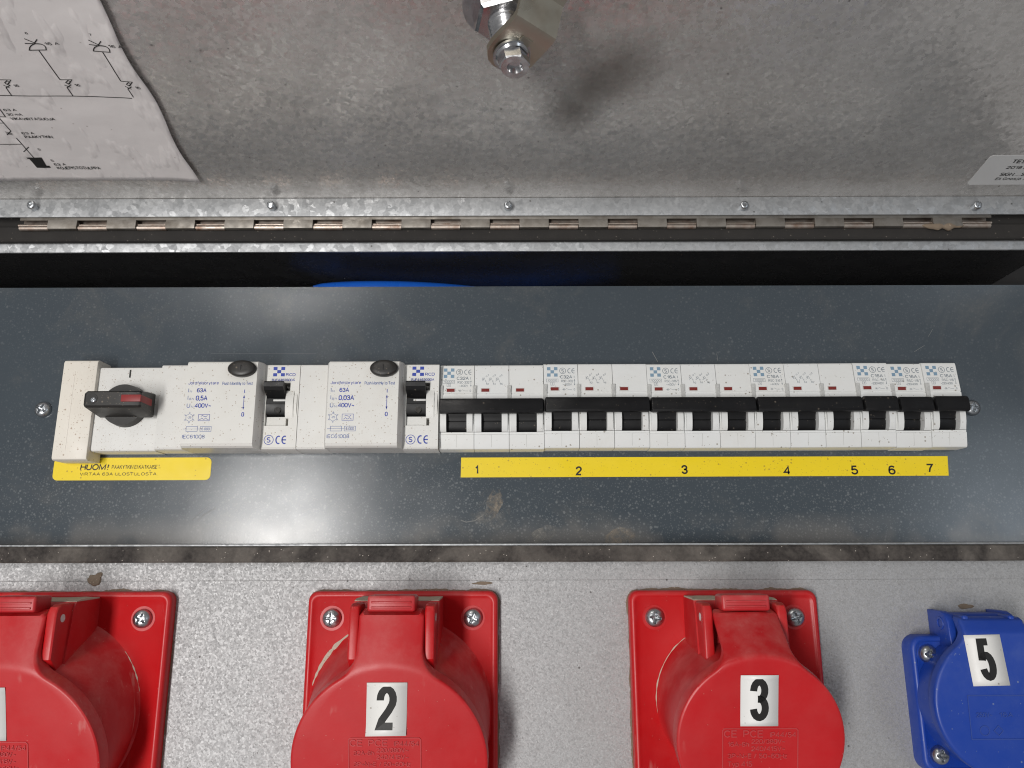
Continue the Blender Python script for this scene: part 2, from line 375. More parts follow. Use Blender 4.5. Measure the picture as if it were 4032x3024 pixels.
M['ink_grey'] = plastic("grey_print", (0.20, 0.235, 0.27), .5, None)
M['ink_steel'] = plastic("steel_blue_print", (0.20, 0.31, 0.42), .5, None)
M['mud'] = plastic("dried_mud", (0.20, 0.155, 0.115), .85, (0.42, .34, .26), .4, (0.34, .28, .22), .6, 1.6, .2)
M['dust'] = plastic("pale_dust", (0.52, 0.44, 0.36), .9, (0.25, .18, .13), .4, (0.62, .54, .45), .5, 1.8, .1)
M['rubber'] = plastic("black_foam", (0.030, 0.028, 0.027), .8, (.16, .14, .12), .18, (0.055, .05, .045), .35, 1.3, .25)
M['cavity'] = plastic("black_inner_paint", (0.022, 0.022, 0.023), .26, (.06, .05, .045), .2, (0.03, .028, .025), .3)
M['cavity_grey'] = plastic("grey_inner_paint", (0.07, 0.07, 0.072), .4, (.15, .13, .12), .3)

def m_gasket_dirty():
    t = NT("muddy_foam_gasket")
    c = t.mix(t.ramp(t.noise(500, 4, .7), .35, .7), (0.034, 0.030, 0.028), (0.075, 0.066, 0.06))
    w = t.noise(26, 4, .55, dist=1.2)
    c = t.mix(t.math('MULTIPLY', t.ramp(w, .42, .60), t.ramp(t.noise(420, 4, .7), .2, .75, .35, 1)), c, (0.155, 0.138, 0.122))
    c = t.mix(t.ramp(t.noise(14, 3), .62, .8, 0, .6), c, (0.26, 0.21, 0.17))
    c = t.mix(t.specks(700, .2, .12), c, (.5, .45, .4))
    return t.out(c, .85, 0.0, t.bump(t.noise(900, 4, .7), .6, .0004), **{'Specular IOR Level': .25})
M['gasket_dirty'] = m_gasket_dirty()

def m_panel():
    t = NT("dusty_grey_cover")
    c = (0.052, 0.066, 0.079)
    c = t.mix(t.ramp(t.noise(14, 5, .6), .35, .75, 0, .5), c, (0.054, 0.066, 0.079))
    z = t.xyz(t.raw)[2]                                                    # splashes gather towards the lower edge
    low = t.ramp(z, 0.075, 0.02, .28, 1.0)
    patch = t.ramp(t.noise(7, 4, .6), .35, .62, .25, 1.0)
    k = t.math('MULTIPLY', low, patch)
    for sc, r, keep, a, ch in ((560, .34, .5, .5, 0), (300, .22, .28, .65, 1), (150, .14, .2, .8, 2), (900, .34, .5, .38, 1)):
        c = t.mix(t.math('MULTIPLY', t.math('MULTIPLY', t.specks(sc, r, keep, chan=ch), a), k), c, (0.22, 0.235, 0.24))
    film = t.math('MULTIPLY', t.ramp(t.noise(18, 5, .7, dist=.6), .52, .72), t.ramp(t.noise(500, 3), .3, .7, .4, 1))
    c = t.mix(t.math('MULTIPLY', film, .28), c, (0.22, 0.20, 0.17))
    edge = t.math('MULTIPLY', t.ramp(z, 0.016, 0.003), t.ramp(t.noise(22, 4), .45, .56))
    c = t.mix(t.math('MULTIPLY', edge, .45), c, (0.22, 0.20, 0.18))
    r = t.ramp(t.noise(40, 4), .3, .7, .15, .21)
    r = t.math('ADD', r, t.math('MULTIPLY', k, .05))
    return t.out(c, r, 0.0, t.bump(t.noise(1500, 3, .7), .14, .00012), **{'Specular IOR Level': .66})
M['panel'] = m_panel()

def m_red(name, col, dust_amt):
    t = NT(name)
    c = t.mix(t.ramp(t.noise(50, 4), .35, .7, 0, .22), col, tuple(x * .66 for x in col))
    geo = t.n.new('ShaderNodeNewGeometry')
    d = t.math('MULTIPLY', t.ramp(t.noise(70, 5, .65), .4, .75), t.ramp(t.noise(700, 3, .7), .25, .75, .45, 1))
    up = t.ramp(t.xyz(geo.outputs['Normal'])[2], -.12, .45, .14, 1.0)                 # dust settles on what faces up
    d = t.math('MULTIPLY', d, up)
    c = t.mix(t.math('MULTIPLY', d, dust_amt), c, (0.60, 0.22, 0.20))
    mp = t.n.new('ShaderNodeMapping'); mp.inputs['Scale'].default_value = (1, 1, .12); mp.inputs['Rotation'].default_value = (0, .5, 0); t.l.new(t.co, mp.inputs['Vector'])
    sc_ = t.math('MULTIPLY', t.ramp(t.noise(230, 3, .5, mp.outputs[0]), .66, .74), t.ramp(t.noise(16, 3), .5, .62))
    c = t.mix(t.math('MULTIPLY', sc_, .35), c, (0.6, 0.28, 0.25))
    c = t.mix(t.math('MULTIPLY', t.specks(640, .12, .07), .5), c, (0.62, 0.5, 0.42))
    return t.out(c, t.ramp(t.noise(60, 4), .3, .7, .33, .48), 0.0, t.bump(t.noise(1300, 2), .16, .0001))
M['red'] = m_red("red_socket_plastic", (0.52, 0.008, 0.012), .5)
M['red_gloss'] = m_red("red_socket_frame", (0.53, 0.006, 0.009), .3)
M['red_dusty'] = m_red("red_dusty_plastic", (0.48, 0.014, 0.02), .8)
M['red_relief'] = m_red("red_lit_worn_lettering", (0.52, 0.05, 0.055), .6)  # lighter red paints in light caught by the relief, plus dust and wear
M['blue'] = plastic("blue_socket_plastic", (0.009, 0.050, 0.35), .42, (.2, .24, .36), .05, (0.10, .15, .36), .25)
M['blue_relief'] = plastic("blue_worn_lettering", (0.03, 0.07, 0.32), .5, None)

def m_paper():
    t = NT("crumpled_paper")
    c = t.mix(t.ramp(t.noise(30, 4), .3, .75, 0, .3), (0.74, 0.70, 0.69), (0.62, 0.585, 0.575))
    c = t.mix(t.math('MULTIPLY', t.specks(180, .1, .2), .5), c, (.3, .25, .22))
    mp = t.n.new('ShaderNodeMapping'); mp.inputs['Scale'].default_value = (1.0, .35, .35); mp.inputs['Rotation'].default_value = (0, 0, .15); t.l.new(t.co, mp.inputs['Vector'])
    h = t.ramp(t.noise(150, 2, .4, mp.outputs[0]), .55, .8)
    h2 = t.noise(40, 3, .5)
    hh = t.math('ADD', h, t.math('MULTIPLY', h2, 1.0))
    return t.out(c, .42, 0.0, t.bump(hh, .55, .0014))
M['paper'] = m_paper()

def m_clear():
    t = NT("clear_clip"); return t.out((0.70, 0.70, 0.68), .2, 0.0, **{'Transmission Weight': .35, 'IOR': 1.45})
M['clip'] = m_clear()

# ================================================================== SETTING: the cabinet
YP, YF = 400.0, 386.0                       # grey cover plane, front sheet plane
ZL, ZU = 8.8, 170.3                         # opening, lower and upper edge
cab = empty("distribution_cabinet", (0, YF, -160), "galvanized steel distribution cabinet carrying the breaker panel and the sockets", "cabinet")
# front sheet below the opening: flat face, rolled over at its top edge
bm = nb()
prof = [(YF + 1.2, -175), (YF, -175), (YF, -7.5), (YF + .12, -7.35), (YF, -7.2), (YF, -1.0), (YF + .25, 1.5), (YF + 1.0, 3.6), (YF + 1.2, 9.0), (YF + 2.4, 9.0), (YF + 2.2, -2)]
prism(bm, prof, -420, 420, lambda p, z: (p, z))
obj("front_sheet", bm, M['sheet'], cab)
# folded lips round the opening
bm = nb(); box(bm, -345, 291.8, YF - 1.2, YP - 0.6, 9.05, 10.1, .25); obj("opening_lip", bm, M['spangle'], cab)
ZLIP = 165.3
bm = nb(); prism(bm, [(YF + 1.6, 177), (YF + 1.6, 171), (YF + 2.8, ZLIP), (YF + 4.0, ZLIP), (YF + 2.9, 177)], -345, 291.8, lambda p, z: (p, z)); obj("opening_lip", bm, M['spangle'], cab)
# sheet above the opening, behind the hinge
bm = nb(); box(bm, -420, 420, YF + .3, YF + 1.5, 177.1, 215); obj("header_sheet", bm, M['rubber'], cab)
# jambs beside the opening
for x0_, x1_ in ((-420, -345.1), (292.0, 420)):
    bm = nb(); box(bm, x0_, x1_, YF, YF + 4.0, 9.1, 177.0, .3); obj("jamb", bm, M['sheet'], cab)
# foam gaskets
def strip(z0, z1, y0, y1, n, amp):
    bm = nb(); rings = []
    for i in range(n + 1):
        x = -345 + 645 * i / n; a = amp * (mnoise.noise(Vector((x * .05, z0, 0))) + .5 * mnoise.noise(Vector((x * .21, z0, 3))))
        rings.append([(x, y1, z0), (x, y0 + .6, z0 + a * .6), (x, y0 + a, z0 + .8), (x, y0 + a, z1 - .8), (x, y0 + .6, z1 + a * .3), (x, y1, z1)])
    return loft(bm, rings)
obj("gasket", strip(1.3, 8.95, YF - 2.6, YF - .02, 160, .35), M['gasket_dirty'], cab)
obj("gasket", strip(169.4, 178.0, YF - 3.0, YF + .25, 120, .12), M['rubber'], cab)
# inside of the cavity above the cover
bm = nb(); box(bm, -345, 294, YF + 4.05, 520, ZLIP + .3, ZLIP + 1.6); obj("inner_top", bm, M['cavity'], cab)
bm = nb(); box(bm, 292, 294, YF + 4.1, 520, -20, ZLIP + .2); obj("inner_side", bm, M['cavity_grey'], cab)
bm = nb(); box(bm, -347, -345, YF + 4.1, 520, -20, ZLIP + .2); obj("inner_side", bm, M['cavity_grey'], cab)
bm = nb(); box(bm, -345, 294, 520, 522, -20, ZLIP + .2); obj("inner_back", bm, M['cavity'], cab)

# dried mud on the front sheet
def splat(cx, cz, rx, rz, y, h, seed, n=36, tail=None):
    bm = nb(); rings = []
    for k, f in enumerate((1.0, .86, .6, .25)):
        r = []
        for i in range(n):
            a = 2 * math.pi * i / n
            q = 1 + .28 * mnoise.noise(Vector((math.cos(a) * 1.6, math.sin(a) * 1.6, seed))) + .12 * mnoise.noise(Vector((math.cos(a) * 5, math.sin(a) * 5, seed)))
            if tail: q += tail[1] * max(0, math.cos(a - tail[0])) ** 14
            hh = h * (0, .75, .9, .7)[k] * (1 + .5 * mnoise.noise(Vector((math.cos(a) * 3 * f, math.sin(a) * 3 * f, seed + 4))))
            r.append((cx + rx * q * f * math.cos(a), y - hh - .05, cz + rz * q * f * math.sin(a)))
        rings.append(r)
    return loft(bm, rings, True, True)
c = at(372, 2284, YF); obj("mud_splat", splat(c.x, c.z, 3.6, 2.7, YF, .7, 1.3, tail=(1.0, .55)), M['mud'], cab)
c = at(1905, 2296, YF); obj("mud_splat", splat(c.x, c.z, 4.2, .8, YF, .3, 5.1, tail=(3.3, .5)), M['mud'], cab)
c = at(3800, 2388, YF); obj("mud_splat", splat(c.x, c.z, 3.6, 1.2, YF, .3, 8.8), M['mud'], cab)

# ================================================================== grey cover panel with its cut-out and screws
ZB = 57.2                                   # lower edge of the breaker noses
X_R = -38.0                                 # left edge of the first three-pole breaker
cp = empty("cover_panel", (0, YP, 10.7), "dusty grey steel cover panel with the breaker row let through it", "panel")
def at_cover(px, py): return at(px, py, YP)
bm = nb()
hx0, hx1, hz0, hz1 = -231, X_R + 269.6, ZB + .5, ZB + 44.3
px0, px1, pz0, pz1 = -344, 291.5, 10.7, 149.2
for (a0, a1, b0, b1) in ((px0, px1, pz0, hz0), (px0, px1, hz1, pz1), (px0, hx0, hz0, hz1), (hx1, px1, hz0, hz1)):
    vv = [bm.verts.new(p) for p in ((a0, YP, b0), (a1, YP, b0), (a1, YP, b1), (a0, YP, b1))]; bm.faces.new(vv)
bmesh.ops.remove_doubles(bm, verts=bm.verts[:], dist=.001)
r_ = bmesh.ops.extrude_face_region(bm, geom=bm.faces[:])
for v in [g for g in r_['geom'] if isinstance(g, bmesh.types.BMVert)]: v.co.y += 2
obj("cover_sheet", bm, M['panel'], cp)

_SCREW = {}
def screw_mesh(r, h, kind='cross', n=72, m=22, key=None):
    k = (r, h, kind)
    if k in _SCREW: return _SCREW[k]
    bm = nb()
    def H(x, z):
        q = math.hypot(x, z) / r; y = h * (1 - q ** 2.6) ** .5 if q < 1 else 0
        y = min(y, h * .93)
        if kind == 'cross':
            w, L = .15 * r, .62 * r
            d = min(max(abs(x) - L, abs(z) - w), max(abs(z) - L, abs(x) - w), math.hypot(x, z) - .27 * r)
            if d < 0: y -= min(1.0, -d / (.10 * r)) * h * .62 * (1 - .35 * q)
        elif kind == 'hex':
            d = max(abs(x * math.cos(a) + z * math.sin(a)) for a in (0, math.pi / 3, 2 * math.pi / 3)) - .5 * r
            if d < 0: y -= min(1, -d / (.06 * r)) * h * .7
        elif kind == 'slot':
            if abs(x - z) < .2 * r and q < .95: y -= h * .3
        return y
    rings = [[(r * math.cos(2 * math.pi * i / n), 1.0, r * math.sin(2 * math.pi * i / n)) for i in range(n)]]
    for j in range(m):
        f = 1 - j / m
        rings.append([(r * f * math.cos(2 * math.pi * i / n), -H(r * f * .9999 * math.cos(2 * math.pi * i / n), r * f * .9999 * math.sin(2 * math.pi * i / n)), r * f * math.sin(2 * math.pi * i / n)) for i in range(n)])
    loft(bm, rings)
    _SCREW[k] = mesh_of("screw", bm, smooth=40)
    return _SCREW[k]
def screw(parent, pos, r=4.2, h=2.6, kind='cross', rot=0.0, mat=None, name="screw"):
    o = link(name, screw_mesh(r, h, kind), mat or M['screw'], parent, Vector(pos) - root_org(parent))
    o.rotation_euler = (0, rot, 0); return o
c = at(170, 1613, YP - .5); screw(cp, c, 4.3, 2.8, rot=.5)
c = at(3826, 1606, YP - .5); screw(cp, c, 4.3, 2.8, rot=.15)
# loose dust smears left on the cover
def smear(name, pts, y, mat, parent):
    bm = nb(); bm.faces.new([bm.verts.new((p.x, y, p.z)) for p in pts]); return obj(name, bm, mat, parent, smooth=0)
def dust_shade_mat(name, col, amt, sc, R0=.012, soft=.25, rough=.9, sq=1.0, film=False):
    t = NT(name)
    f = t.math('MULTIPLY', t.ramp(t.noise(sc, 5, .7), .42, .68), t.ramp(t.noise(650, 3, .7), .25, .7, .3, 1))
    if film: f = t.ramp(t.noise(sc, 4, .6), .25, .65, .55, 1)
    tr = t.n.new('ShaderNodeBsdfTransparent'); mx = t.n.new('ShaderNodeMixShader'); o = t.n['Material Output']
    v = t.vor(1, t.raw)                                     # fades towards the smear's own outline
    uvx = t.xyz(t.raw); rr = t.math('SQRT', t.math('ADD', t.math('ADD', t.math('POWER', uvx[0], 2.0), t.math('POWER', uvx[1], 2.0)), t.math('POWER', t.math('MULTIPLY', uvx[2], sq), 2.0)))
    f = t.math('MULTIPLY', f, t.ramp(t.math('ADD', rr, t.math('MULTIPLY', t.math('SUBTRACT', t.noise(60, 3), .5), R0 * .6)), R0, R0 * soft, 0, amt))
    t.l.new(f, mx.inputs[0]); t.l.new(tr.outputs[0], mx.inputs[1]); t.l.new(t.b.outputs[0], mx.inputs[2]); t.l.new(mx.outputs[0], o.inputs[0])
    return t.out(col, rough)
M['dust_smear'] = dust_shade_mat("dust_smear", (0.36, 0.34, 0.31), .75, 130)
M['dust_smear2'] = plastic('scratch_dust', (.17, .175, .175), .7, None)
M['dust_brown'] = dust_shade_mat("brown_dust_smear", (0.42, 0.35, 0.27), .9, 220)
def smear_at(px, py, rx, rz, rot, mat, seed):
    c = at_cover(px, py); bm = nb(); P = []
    for i in range(28):
        a = 2 * math.pi * i / 28; q = 1 + .25 * mnoise.noise(Vector((math.cos(a) * 2, math.sin(a) * 2, seed)))
        x, z = rx * q * math.cos(a), rz * q * math.sin(a)
        P.append((x * math.cos(rot) - z * math.sin(rot), 0, x * math.sin(rot) + z * math.cos(rot)))
    bm.faces.new([bm.verts.new(p) for p in P])
    o = link("dust_smear", mesh_of("dust_smear", bm, smooth=0), mat, cp, Vector((c.x, YP - .06 - .01 * seed, c.z)) - root_org(cp))
    return o
smear_at(1930, 2015, 10, 13, -.5, M['dust_smear'], 1); smear_at(1945, 1985, 4, 8, -.3, M['dust_brown'], 2)
smear_at(2440, 2118, 8, 5, .3, M['dust_brown'], 3); smear_at(2130, 2110, 9, 4, .5, M['dust_smear'], 4)

k = Ink()
CV = lambda pts: [(c_.x, c_.z) for c_ in (at_cover(*p) for p in pts)]
for pts, w in (([(780, 2050), (800, 2030), (830, 2010), (850, 2000)], .3), ([(760, 2048), (785, 2020), (815, 1998)], .2), ([(735, 1975), (765, 1945)], .18),
               ([(830, 1391), (1000, 1392), (1245, 1393)], .12), ([(1815, 2048), (1835, 2056), (1870, 2050), (1900, 2030)], .5), ([(2822, 1392), (2826, 1420)], .2), ([(2568, 1385), (2590, 1425)], .3), ([(3655, 1325), (3672, 1296)], .18), ([(3600, 1385), (3640, 1360)], .2)):
    k.pl(CV(pts), w)
k.build(lambda u, v: (u, YP - .05, v), "scratches", M['dust_smear2'], cp, world=True)['kind'] = "stuff"
# ================================================================== lid, hinge and latch
YH, ZH = 379.0, 192.0                       # corner of the lid at its hinge side
LA = rad(10.3)
LU = Vector((0, -math.cos(LA), math.sin(LA)))        # along the lid, away from the hinge
LN = Vector((0, -math.sin(LA), -math.cos(LA)))       # out of its inner face (downwards)
L0 = Vector((0, YH, ZH))
def lid_pt(u, v, d=0.0): return L0 + Vector((u, 0, 0)) + LU * v + LN * d
def lid_uv(px, py):
    p = on_plane(px, py, L0, LN) - L0; return p.x, p.dot(LU)
lid = empty("cabinet_lid", (0, YH, ZH), "open galvanized cabinet lid raised like a roof above the breaker panel", "lid")
bm = nb()
# sheet with a soft fold where it meets the flange
rings = []
for x in (-420, 420):
    pts = [lid_pt(x, 330, 0), lid_pt(x, 330, -1.2), lid_pt(x, -1, -1.2), lid_pt(x, -1, .2), lid_pt(x, 1.2, .05), lid_pt(x, 5, 0)]
    rings.append(pts)
loft(bm, rings); obj("lid_sheet", bm, M['lid'], lid)
ZF0 = 181.3
bm = nb(); box(bm, -420, 420, YH - .3, YH + .9, ZF0, ZH - .35, .25); obj("lid_flange", bm, M['spangle'], lid)
for i, px in enumerate((130, 1070, 2001, 2928, 3843)):
    c = at(px, 812, YH - 2)
    bm = nb(); cyl(bm, (c.x, YH + .5, c.z), (c.x, YH - 3.8, c.z), 2.1, n=24)
    sh = obj("screw_tip", bm, M['screw'], lid)
    o = link("screw_recess", screw_mesh(2.2, .8, 'slot' if i == 4 else 'hex'), M['screw'], lid, Vector((c.x, YH - 3.8, c.z)) - root_org(lid)); o.rotation_euler = (0, i * .7, 0)
M['grease_shade'] = dust_shade_mat("grease_shadow_film", (0.10, 0.08, 0.066), .50, 60, .023, .1, .45, 1.0, True)  # dark film on the lid: the latch's shadow painted in, together with grease
M['grease_shade2'] = dust_shade_mat("thin_grease_shadow_film", (0.10, 0.08, 0.066), .42, 60, .017, .05, .45, 1.0, True)
for (px_, py_, r_, mt_, dd_) in ((2440, 270, 32, 'grease_shade', .06), (2250, 440, 24, 'grease_shade2', .09), (2330, 350, 24, 'grease_shade2', .12)):
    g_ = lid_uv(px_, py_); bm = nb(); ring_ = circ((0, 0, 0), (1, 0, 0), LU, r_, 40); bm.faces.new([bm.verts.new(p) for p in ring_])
    o = link("grease_shadow_stain", mesh_of("grease_shadow_stain", bm, smooth=0), M[mt_], lid, lid_pt(g_[0], g_[1], dd_) - root_org(lid))
# latch: threaded barrel > nut, washer, bolt, cam
lc = lid_uv(1975, 8); LX, LV = lc
LXv = Vector((1, 0, 0))
def lat(u, v, d): return lid_pt(LX + u + d * .15, LV + v, d)
bm = nb(); rings = []
n = 40
for k in range(60):
    d = 2 + 23 * k / 59; r = 6.6 + .55 * math.sin(2 * math.pi * d / 2.0)
    rings.append([lat(r * math.cos(2 * math.pi * i / n), r * math.sin(2 * math.pi * i / n), d) for i in range(n)])
loft(bm, rings)
latch = obj("cam_latch", bm, M['chrome'], lid, smooth=50)
latch['label'] = "plated cam latch with threaded barrel hanging from the lid"
bm = nb()
def hexring(r, d, ph=.3, n=6): return [lat(r * math.cos(2 * math.pi * i / n + ph), r * math.sin(2 * math.pi * i / n + ph), d) for i in range(n)]
loft(bm, [hexring(11.5, 1.5), hexring(12.6, 2.3), hexring(12.6, 11.0), hexring(11.4, 12.2)]); obj("hex_nut", bm, M['chrome'], latch)
bm = nb(); cyl(bm, lat(0, 0, 0.05), lat(0, 0, 1.4), 15.5, n=48); obj("washer", bm, M['screw'], latch)
# cam arm: cranked plate, laid out along direction ca
ca = Vector((.60, .80)).normalized(); cn = Vector((-ca.y, ca.x))
def cam_strip(stations, th):
    bm = nb(); rings = []
    for (s_, d, w) in stations:
        a = ca * s_; l = a + cn * w; r = a - cn * w
        rings.append([lat(l.x, l.y, d), lat(r.x, r.y, d), lat(r.x, r.y, d + th), lat(l.x, l.y, d + th)])
    return loft(bm, rings)
st = [(-8.6, 25.2, 3.0), (-7.4, 25.2, 6.0), (-4, 25.2, 8.6), (0, 25.2, 9.4), (8, 25.2, 9.2), (13, 25.2, 9.0), (15, 24.6, 9.0), (22, 15, 8.8), (24.5, 14, 8.8), (60, 14, 8.8)]
bm = cam_strip(st, 2.4); obj("cam_arm", bm, M['zinc'], latch, smooth=25)
bm = nb(); q = [ca * a + cn * b for a, b in ((6.2, -2.4), (9.6, -2.4), (9.6, 2.4), (6.2, 2.4))]
loft(bm, [[lat(p.x, p.y, 27.61) for p in q], [lat(p.x * .98, p.y * .98, 28.0) for p in q]]); obj("stop_tab", bm, M['zinc'], latch)
bm = nb(); cyl(bm, lat(0, 0, 27.6), lat(0, 0, 28.6), 7.4, n=40); obj("washer", bm, M['screw'], latch)
bm = nb(); cyl(bm, lat(0, 0, 28.6), lat(0, 0, 29.4), 6.6, 6.0, n=40)
loft(bm, [hexring(5.9, 29.4, .1), hexring(5.9, 33.2, .1), hexring(5.3, 34.0, .1)], True, False)
loft(bm, [hexring(5.3, 34.0, .1, 24), hexring(3.0, 34.0, .1, 24), hexring(2.2, 32.0, .1, 24)], False, True)
bmesh.ops.remove_doubles(bm, verts=bm.verts[:], dist=.01)
obj("bolt_head", bm, M['chrome'], latch, smooth=25)

# piano hinge: two leaves and 33 knuckles
hx0_, hx1_ = -264.2, 255.9
hinge = empty("piano_hinge", (0, 382, 178), "long stained steel piano hinge with rusty knuckles under the lid", "hinge")
bm = nb(); box(bm, hx0_ + .6, hx1_ + .2, 380.0, 381.0, 179.9, 186, .2); obj("upper_leaf", bm, M['hinge'], hinge)
bm = nb(); box(bm, hx0_, hx1_, 384.4, 385.3, 176, 190, .2); obj("lower_leaf", bm, M['hinge_rust'], hinge)
kw = (hx1_ - hx0_) / 33
up_me = lo_me = None
for i in range(33):
    x = hx0_ + kw * i
    if i % 2:
        if up_me is None:
            bm = nb(); pr = [(379.9, 1.9), (379.7, -2.0), (380.1, -2.8), (381.2, -3.2), (382.6, -2.8), (383.4, -1.2), (382.9, 1.0), (381.1, 1.9)]
            prism(bm, pr, .12, kw - .12, lambda p, z: (p - 382, z)); up_me = mesh_of("knuckle", bm, smooth=40)
        link("knuckle", up_me, M['hinge'], hinge, (x, 0, 0))
    else:
        if lo_me is None:
            bm = nb(); cyl(bm, (.15, .1, -1.75), (kw - .15, .1, -1.75), 1.5, n=20); lo_me = mesh_of("knuckle", bm, smooth=40)
        link("knuckle", lo_me, M['hinge_rust'], hinge, (x, 0, 0))
bm = nb(); cyl(bm, (hx0_ - 1, 382.2, 177.9), (hx1_ + 1, 382.2, 177.9), .8, n=12); obj("pin", bm, M['hinge_rust'], hinge)
# clump of old mud caught under the hinge
c0 = at(3625, 888, 380.5); c1 = at(3800, 888, 380.5)
bm = nb(); rings = []
for k in range(25):
    f = k / 24; x = c0.x + (c1.x - c0.x) * f
    e = max(.05, math.sin(math.pi * f) ** .6 * (1 + .45 * mnoise.noise(Vector((f * 7, 1, 2)))))
    rings.append([(x, 381 - 1.6 * e * math.cos(a) + .3 * mnoise.noise(Vector((x, a, 0))), c0.z + .6 - 1.0 * e + 1.9 * e * math.sin(a)) for a in [2 * math.pi * j / 14 for j in range(14)]])
loft(bm, rings)
solo("mud_clump", bm, M['mud'], "small brown mud clump stuck under the right end of the hinge", "mud", (c0.x, 381, c0.z))

# blue cable behind the cover
bm = nb(); P = []
for k in range(31):
    px = 1245 + (2080 - 1245) * k / 30; f = k / 30
    c = at(px, 1128, 409); P.append((c.x, 410 + 10 * f, 147.6 + 4.4 * math.sin(math.pi * min(1, f * 1.02)) ** .55 - 3.2 * f * f))
tube(bm, P, 6.0, 20)
solo("blue_cable", bm, M['blue_cable'], "bright blue cable curving up behind the top edge of the grey cover", "cable", (P[15][0], 412, 148))

bm = nb(); P = []
for k in range(31):
    f = k / 30; c = at(1150 + 1300 * f, 1128, 440); P.append((c.x, 442 + 24 * f, 144.5 + 12 * math.sin(math.pi * f) ** .6))
tube(bm, P, 7.5, 20)
solo("blue_cable", bm, M['blue_cable'], "second blue cable deeper in the dark slot, seen as a blue glow", "cable", (P[15][0], 455, 150))
# ================================================================== BREAKERS
YB = YP
def map_face(p0, z0, p1, z1, eps=.05):
    return lambda u, v: (u, -(p0 + (p1 - p0) * (v - z0) / (z1 - z0)) - eps, v)

def pole_body():
    bm = nb()
    pr = [(-9, 0), (9.0, 0), (9.8, .35), (10.2, 1.1), (11.2, 7.6), (10.8, 7.9), (11.0, 8.8), (3, 9), (3, 26), (11.2, 26.2), (11.25, 28.6), (10.7, 28.75), (10.7, 29.15), (11.1, 29.3), (9.3, 43.6), (8.9, 44.6), (8.2, 45), (-9, 45)]
    prism(bm, pr, .12, 17.88)
    ck = [(3, 9.02), (11.3, 9.02), (12.4, 10.2), (13.3, 13), (13.7, 16), (13.7, 19), (13.2, 22.5), (12.2, 25), (11.21, 26.18), (3, 26.18)]
    prism(bm, ck, .75, 3.75); prism(bm, ck, 14.25, 17.25)
    md = [(3, 9.01), (11.1, 9.01), (11.9, 12), (12.1, 17), (11.7, 22), (11.2, 26.19), (3, 26.19)]
    prism(bm, md, .14, .76); prism(bm, md, 17.24, 17.86)
    # seam up the lower block
    return mesh_of("pole_body", bm, smooth=28)
def toggle_mesh():
    bm = nb()
    pr = [(3.1, 9.1), (7.6, 9.1), (8.6, 10.5), (9.3, 12.4), (9.6, 14.4), (9.0, 14.55), (9.0, 14.9), (9.8, 15.05), (10.2, 17), (11.5, 19), (12, 24.5), (3.1, 24.5)]
    prism(bm, pr, 3.95, 14.05); return mesh_of("toggle", bm, smooth=28)
def bar_mesh(w):
    bm = nb()
    pr = [(9.6, 19.4), (14, 17.9), (17.0, 17.35), (18.2, 17.8), (18.7, 18.8), (18.2, 21.5), (18.0, 24.0), (17.3, 25.1), (16.2, 25.5), (11, 25.0)]
    c = Vector((0, -14.5, 21.4))
    n_ = len(pr); rings = []
    for x, s_ in ((.35, .82), (.75, .96), (1.3, 1), (w - 1.3, 1), (w - .75, .96), (w - .35, .82)):
        rings.append([(x, c.y + (-p - c.y) * s_, c.z + (z - c.z) * s_) for p, z in pr])
    loft(bm, rings); return mesh_of("handle_bar", bm, smooth=35)
POLE, TOG, BAR3, BAR1 = pole_body(), toggle_mesh(), bar_mesh(54), bar_mesh(18)
bm = nb(); box(bm, 3.2, 8.15, -11.06, -9.0, 29.75, 32.1); WIN_F = mesh_of("indicator_frame", bm, smooth=0)
bm = nb(); box(bm, 3.65, 7.8, -11.16, -9.3, 30.1, 31.85, .12); WIN = mesh_of("indicator_window", bm, smooth=0)
bm = nb(); box(bm, -1.05, 1.05, -11.75, -9.2, 24.9, 33.4, .2); box(bm, -.55, .55, -12.0, -11.7, 29.6, 31.6, .15); CLIP = mesh_of("clear_clip", bm, smooth=0)
bm = nb(); prism(bm, [(10.24, 1.2), (11.22, 7.5), (11.24, 7.5), (10.26, 1.2)], 8.9, 9.02); SEAM = mesh_of("seam", bm, smooth=0)
LF = map_face(11.1, 29.3, 9.3, 43.6)

def mcb_ink(grey, steel, amp, code, volt):
    steel.logo(1.9, 7.4, 37.8, 43.1)
    grey.smark((10.1, 41.0), 1.6, .26); grey.ce(12.6, 16.8, 39.6, 42.4, .34)
    grey.text(amp, 8.7, 15.0, 36.7, 38.5, .17)
    grey.line((16.0, 36.9), (16.0, 38.3), .2)
    grey.line((16.15, 33.2), (16.15, 36.1), .16); grey.poly([(15.8, 35.6), (16.5, 35.6), (16.15, 36.4)]); grey.poly([(15.8, 33.7), (16.5, 33.7), (16.15, 32.9)])
    grey.frame(1.5, 7.6, 34.8, 36.5, .14); grey.text("10000", 2.1, 7.0, 35.1, 36.2, .13)
    grey.frame(3.7, 5.5, 33.0, 34.7, .14); grey.text("3", 4.2, 5.0, 33.35, 34.4, .13)
    grey.text(code, 9.2, 15.4, 34.65, 36.0, .13)
    grey.text(volt, (9.9 if len(volt) < 6 else 8.3), 14.7, 32.8, 34.05, .13)
    grey.line((9.6, 30.7), (11.6, 30.7), .14); grey.line((10.1, 31.3), (10.9, 30.1), .14); grey.line((10.9, 31.3), (10.1, 30.1), .14)
    grey.line((11.6, 31.3), (13, 30.6), .14); grey.line((13, 30.6), (14.7, 30.6), .14); grey.text("0", 15.6, 16.3, 30.1, 31.3, .13)
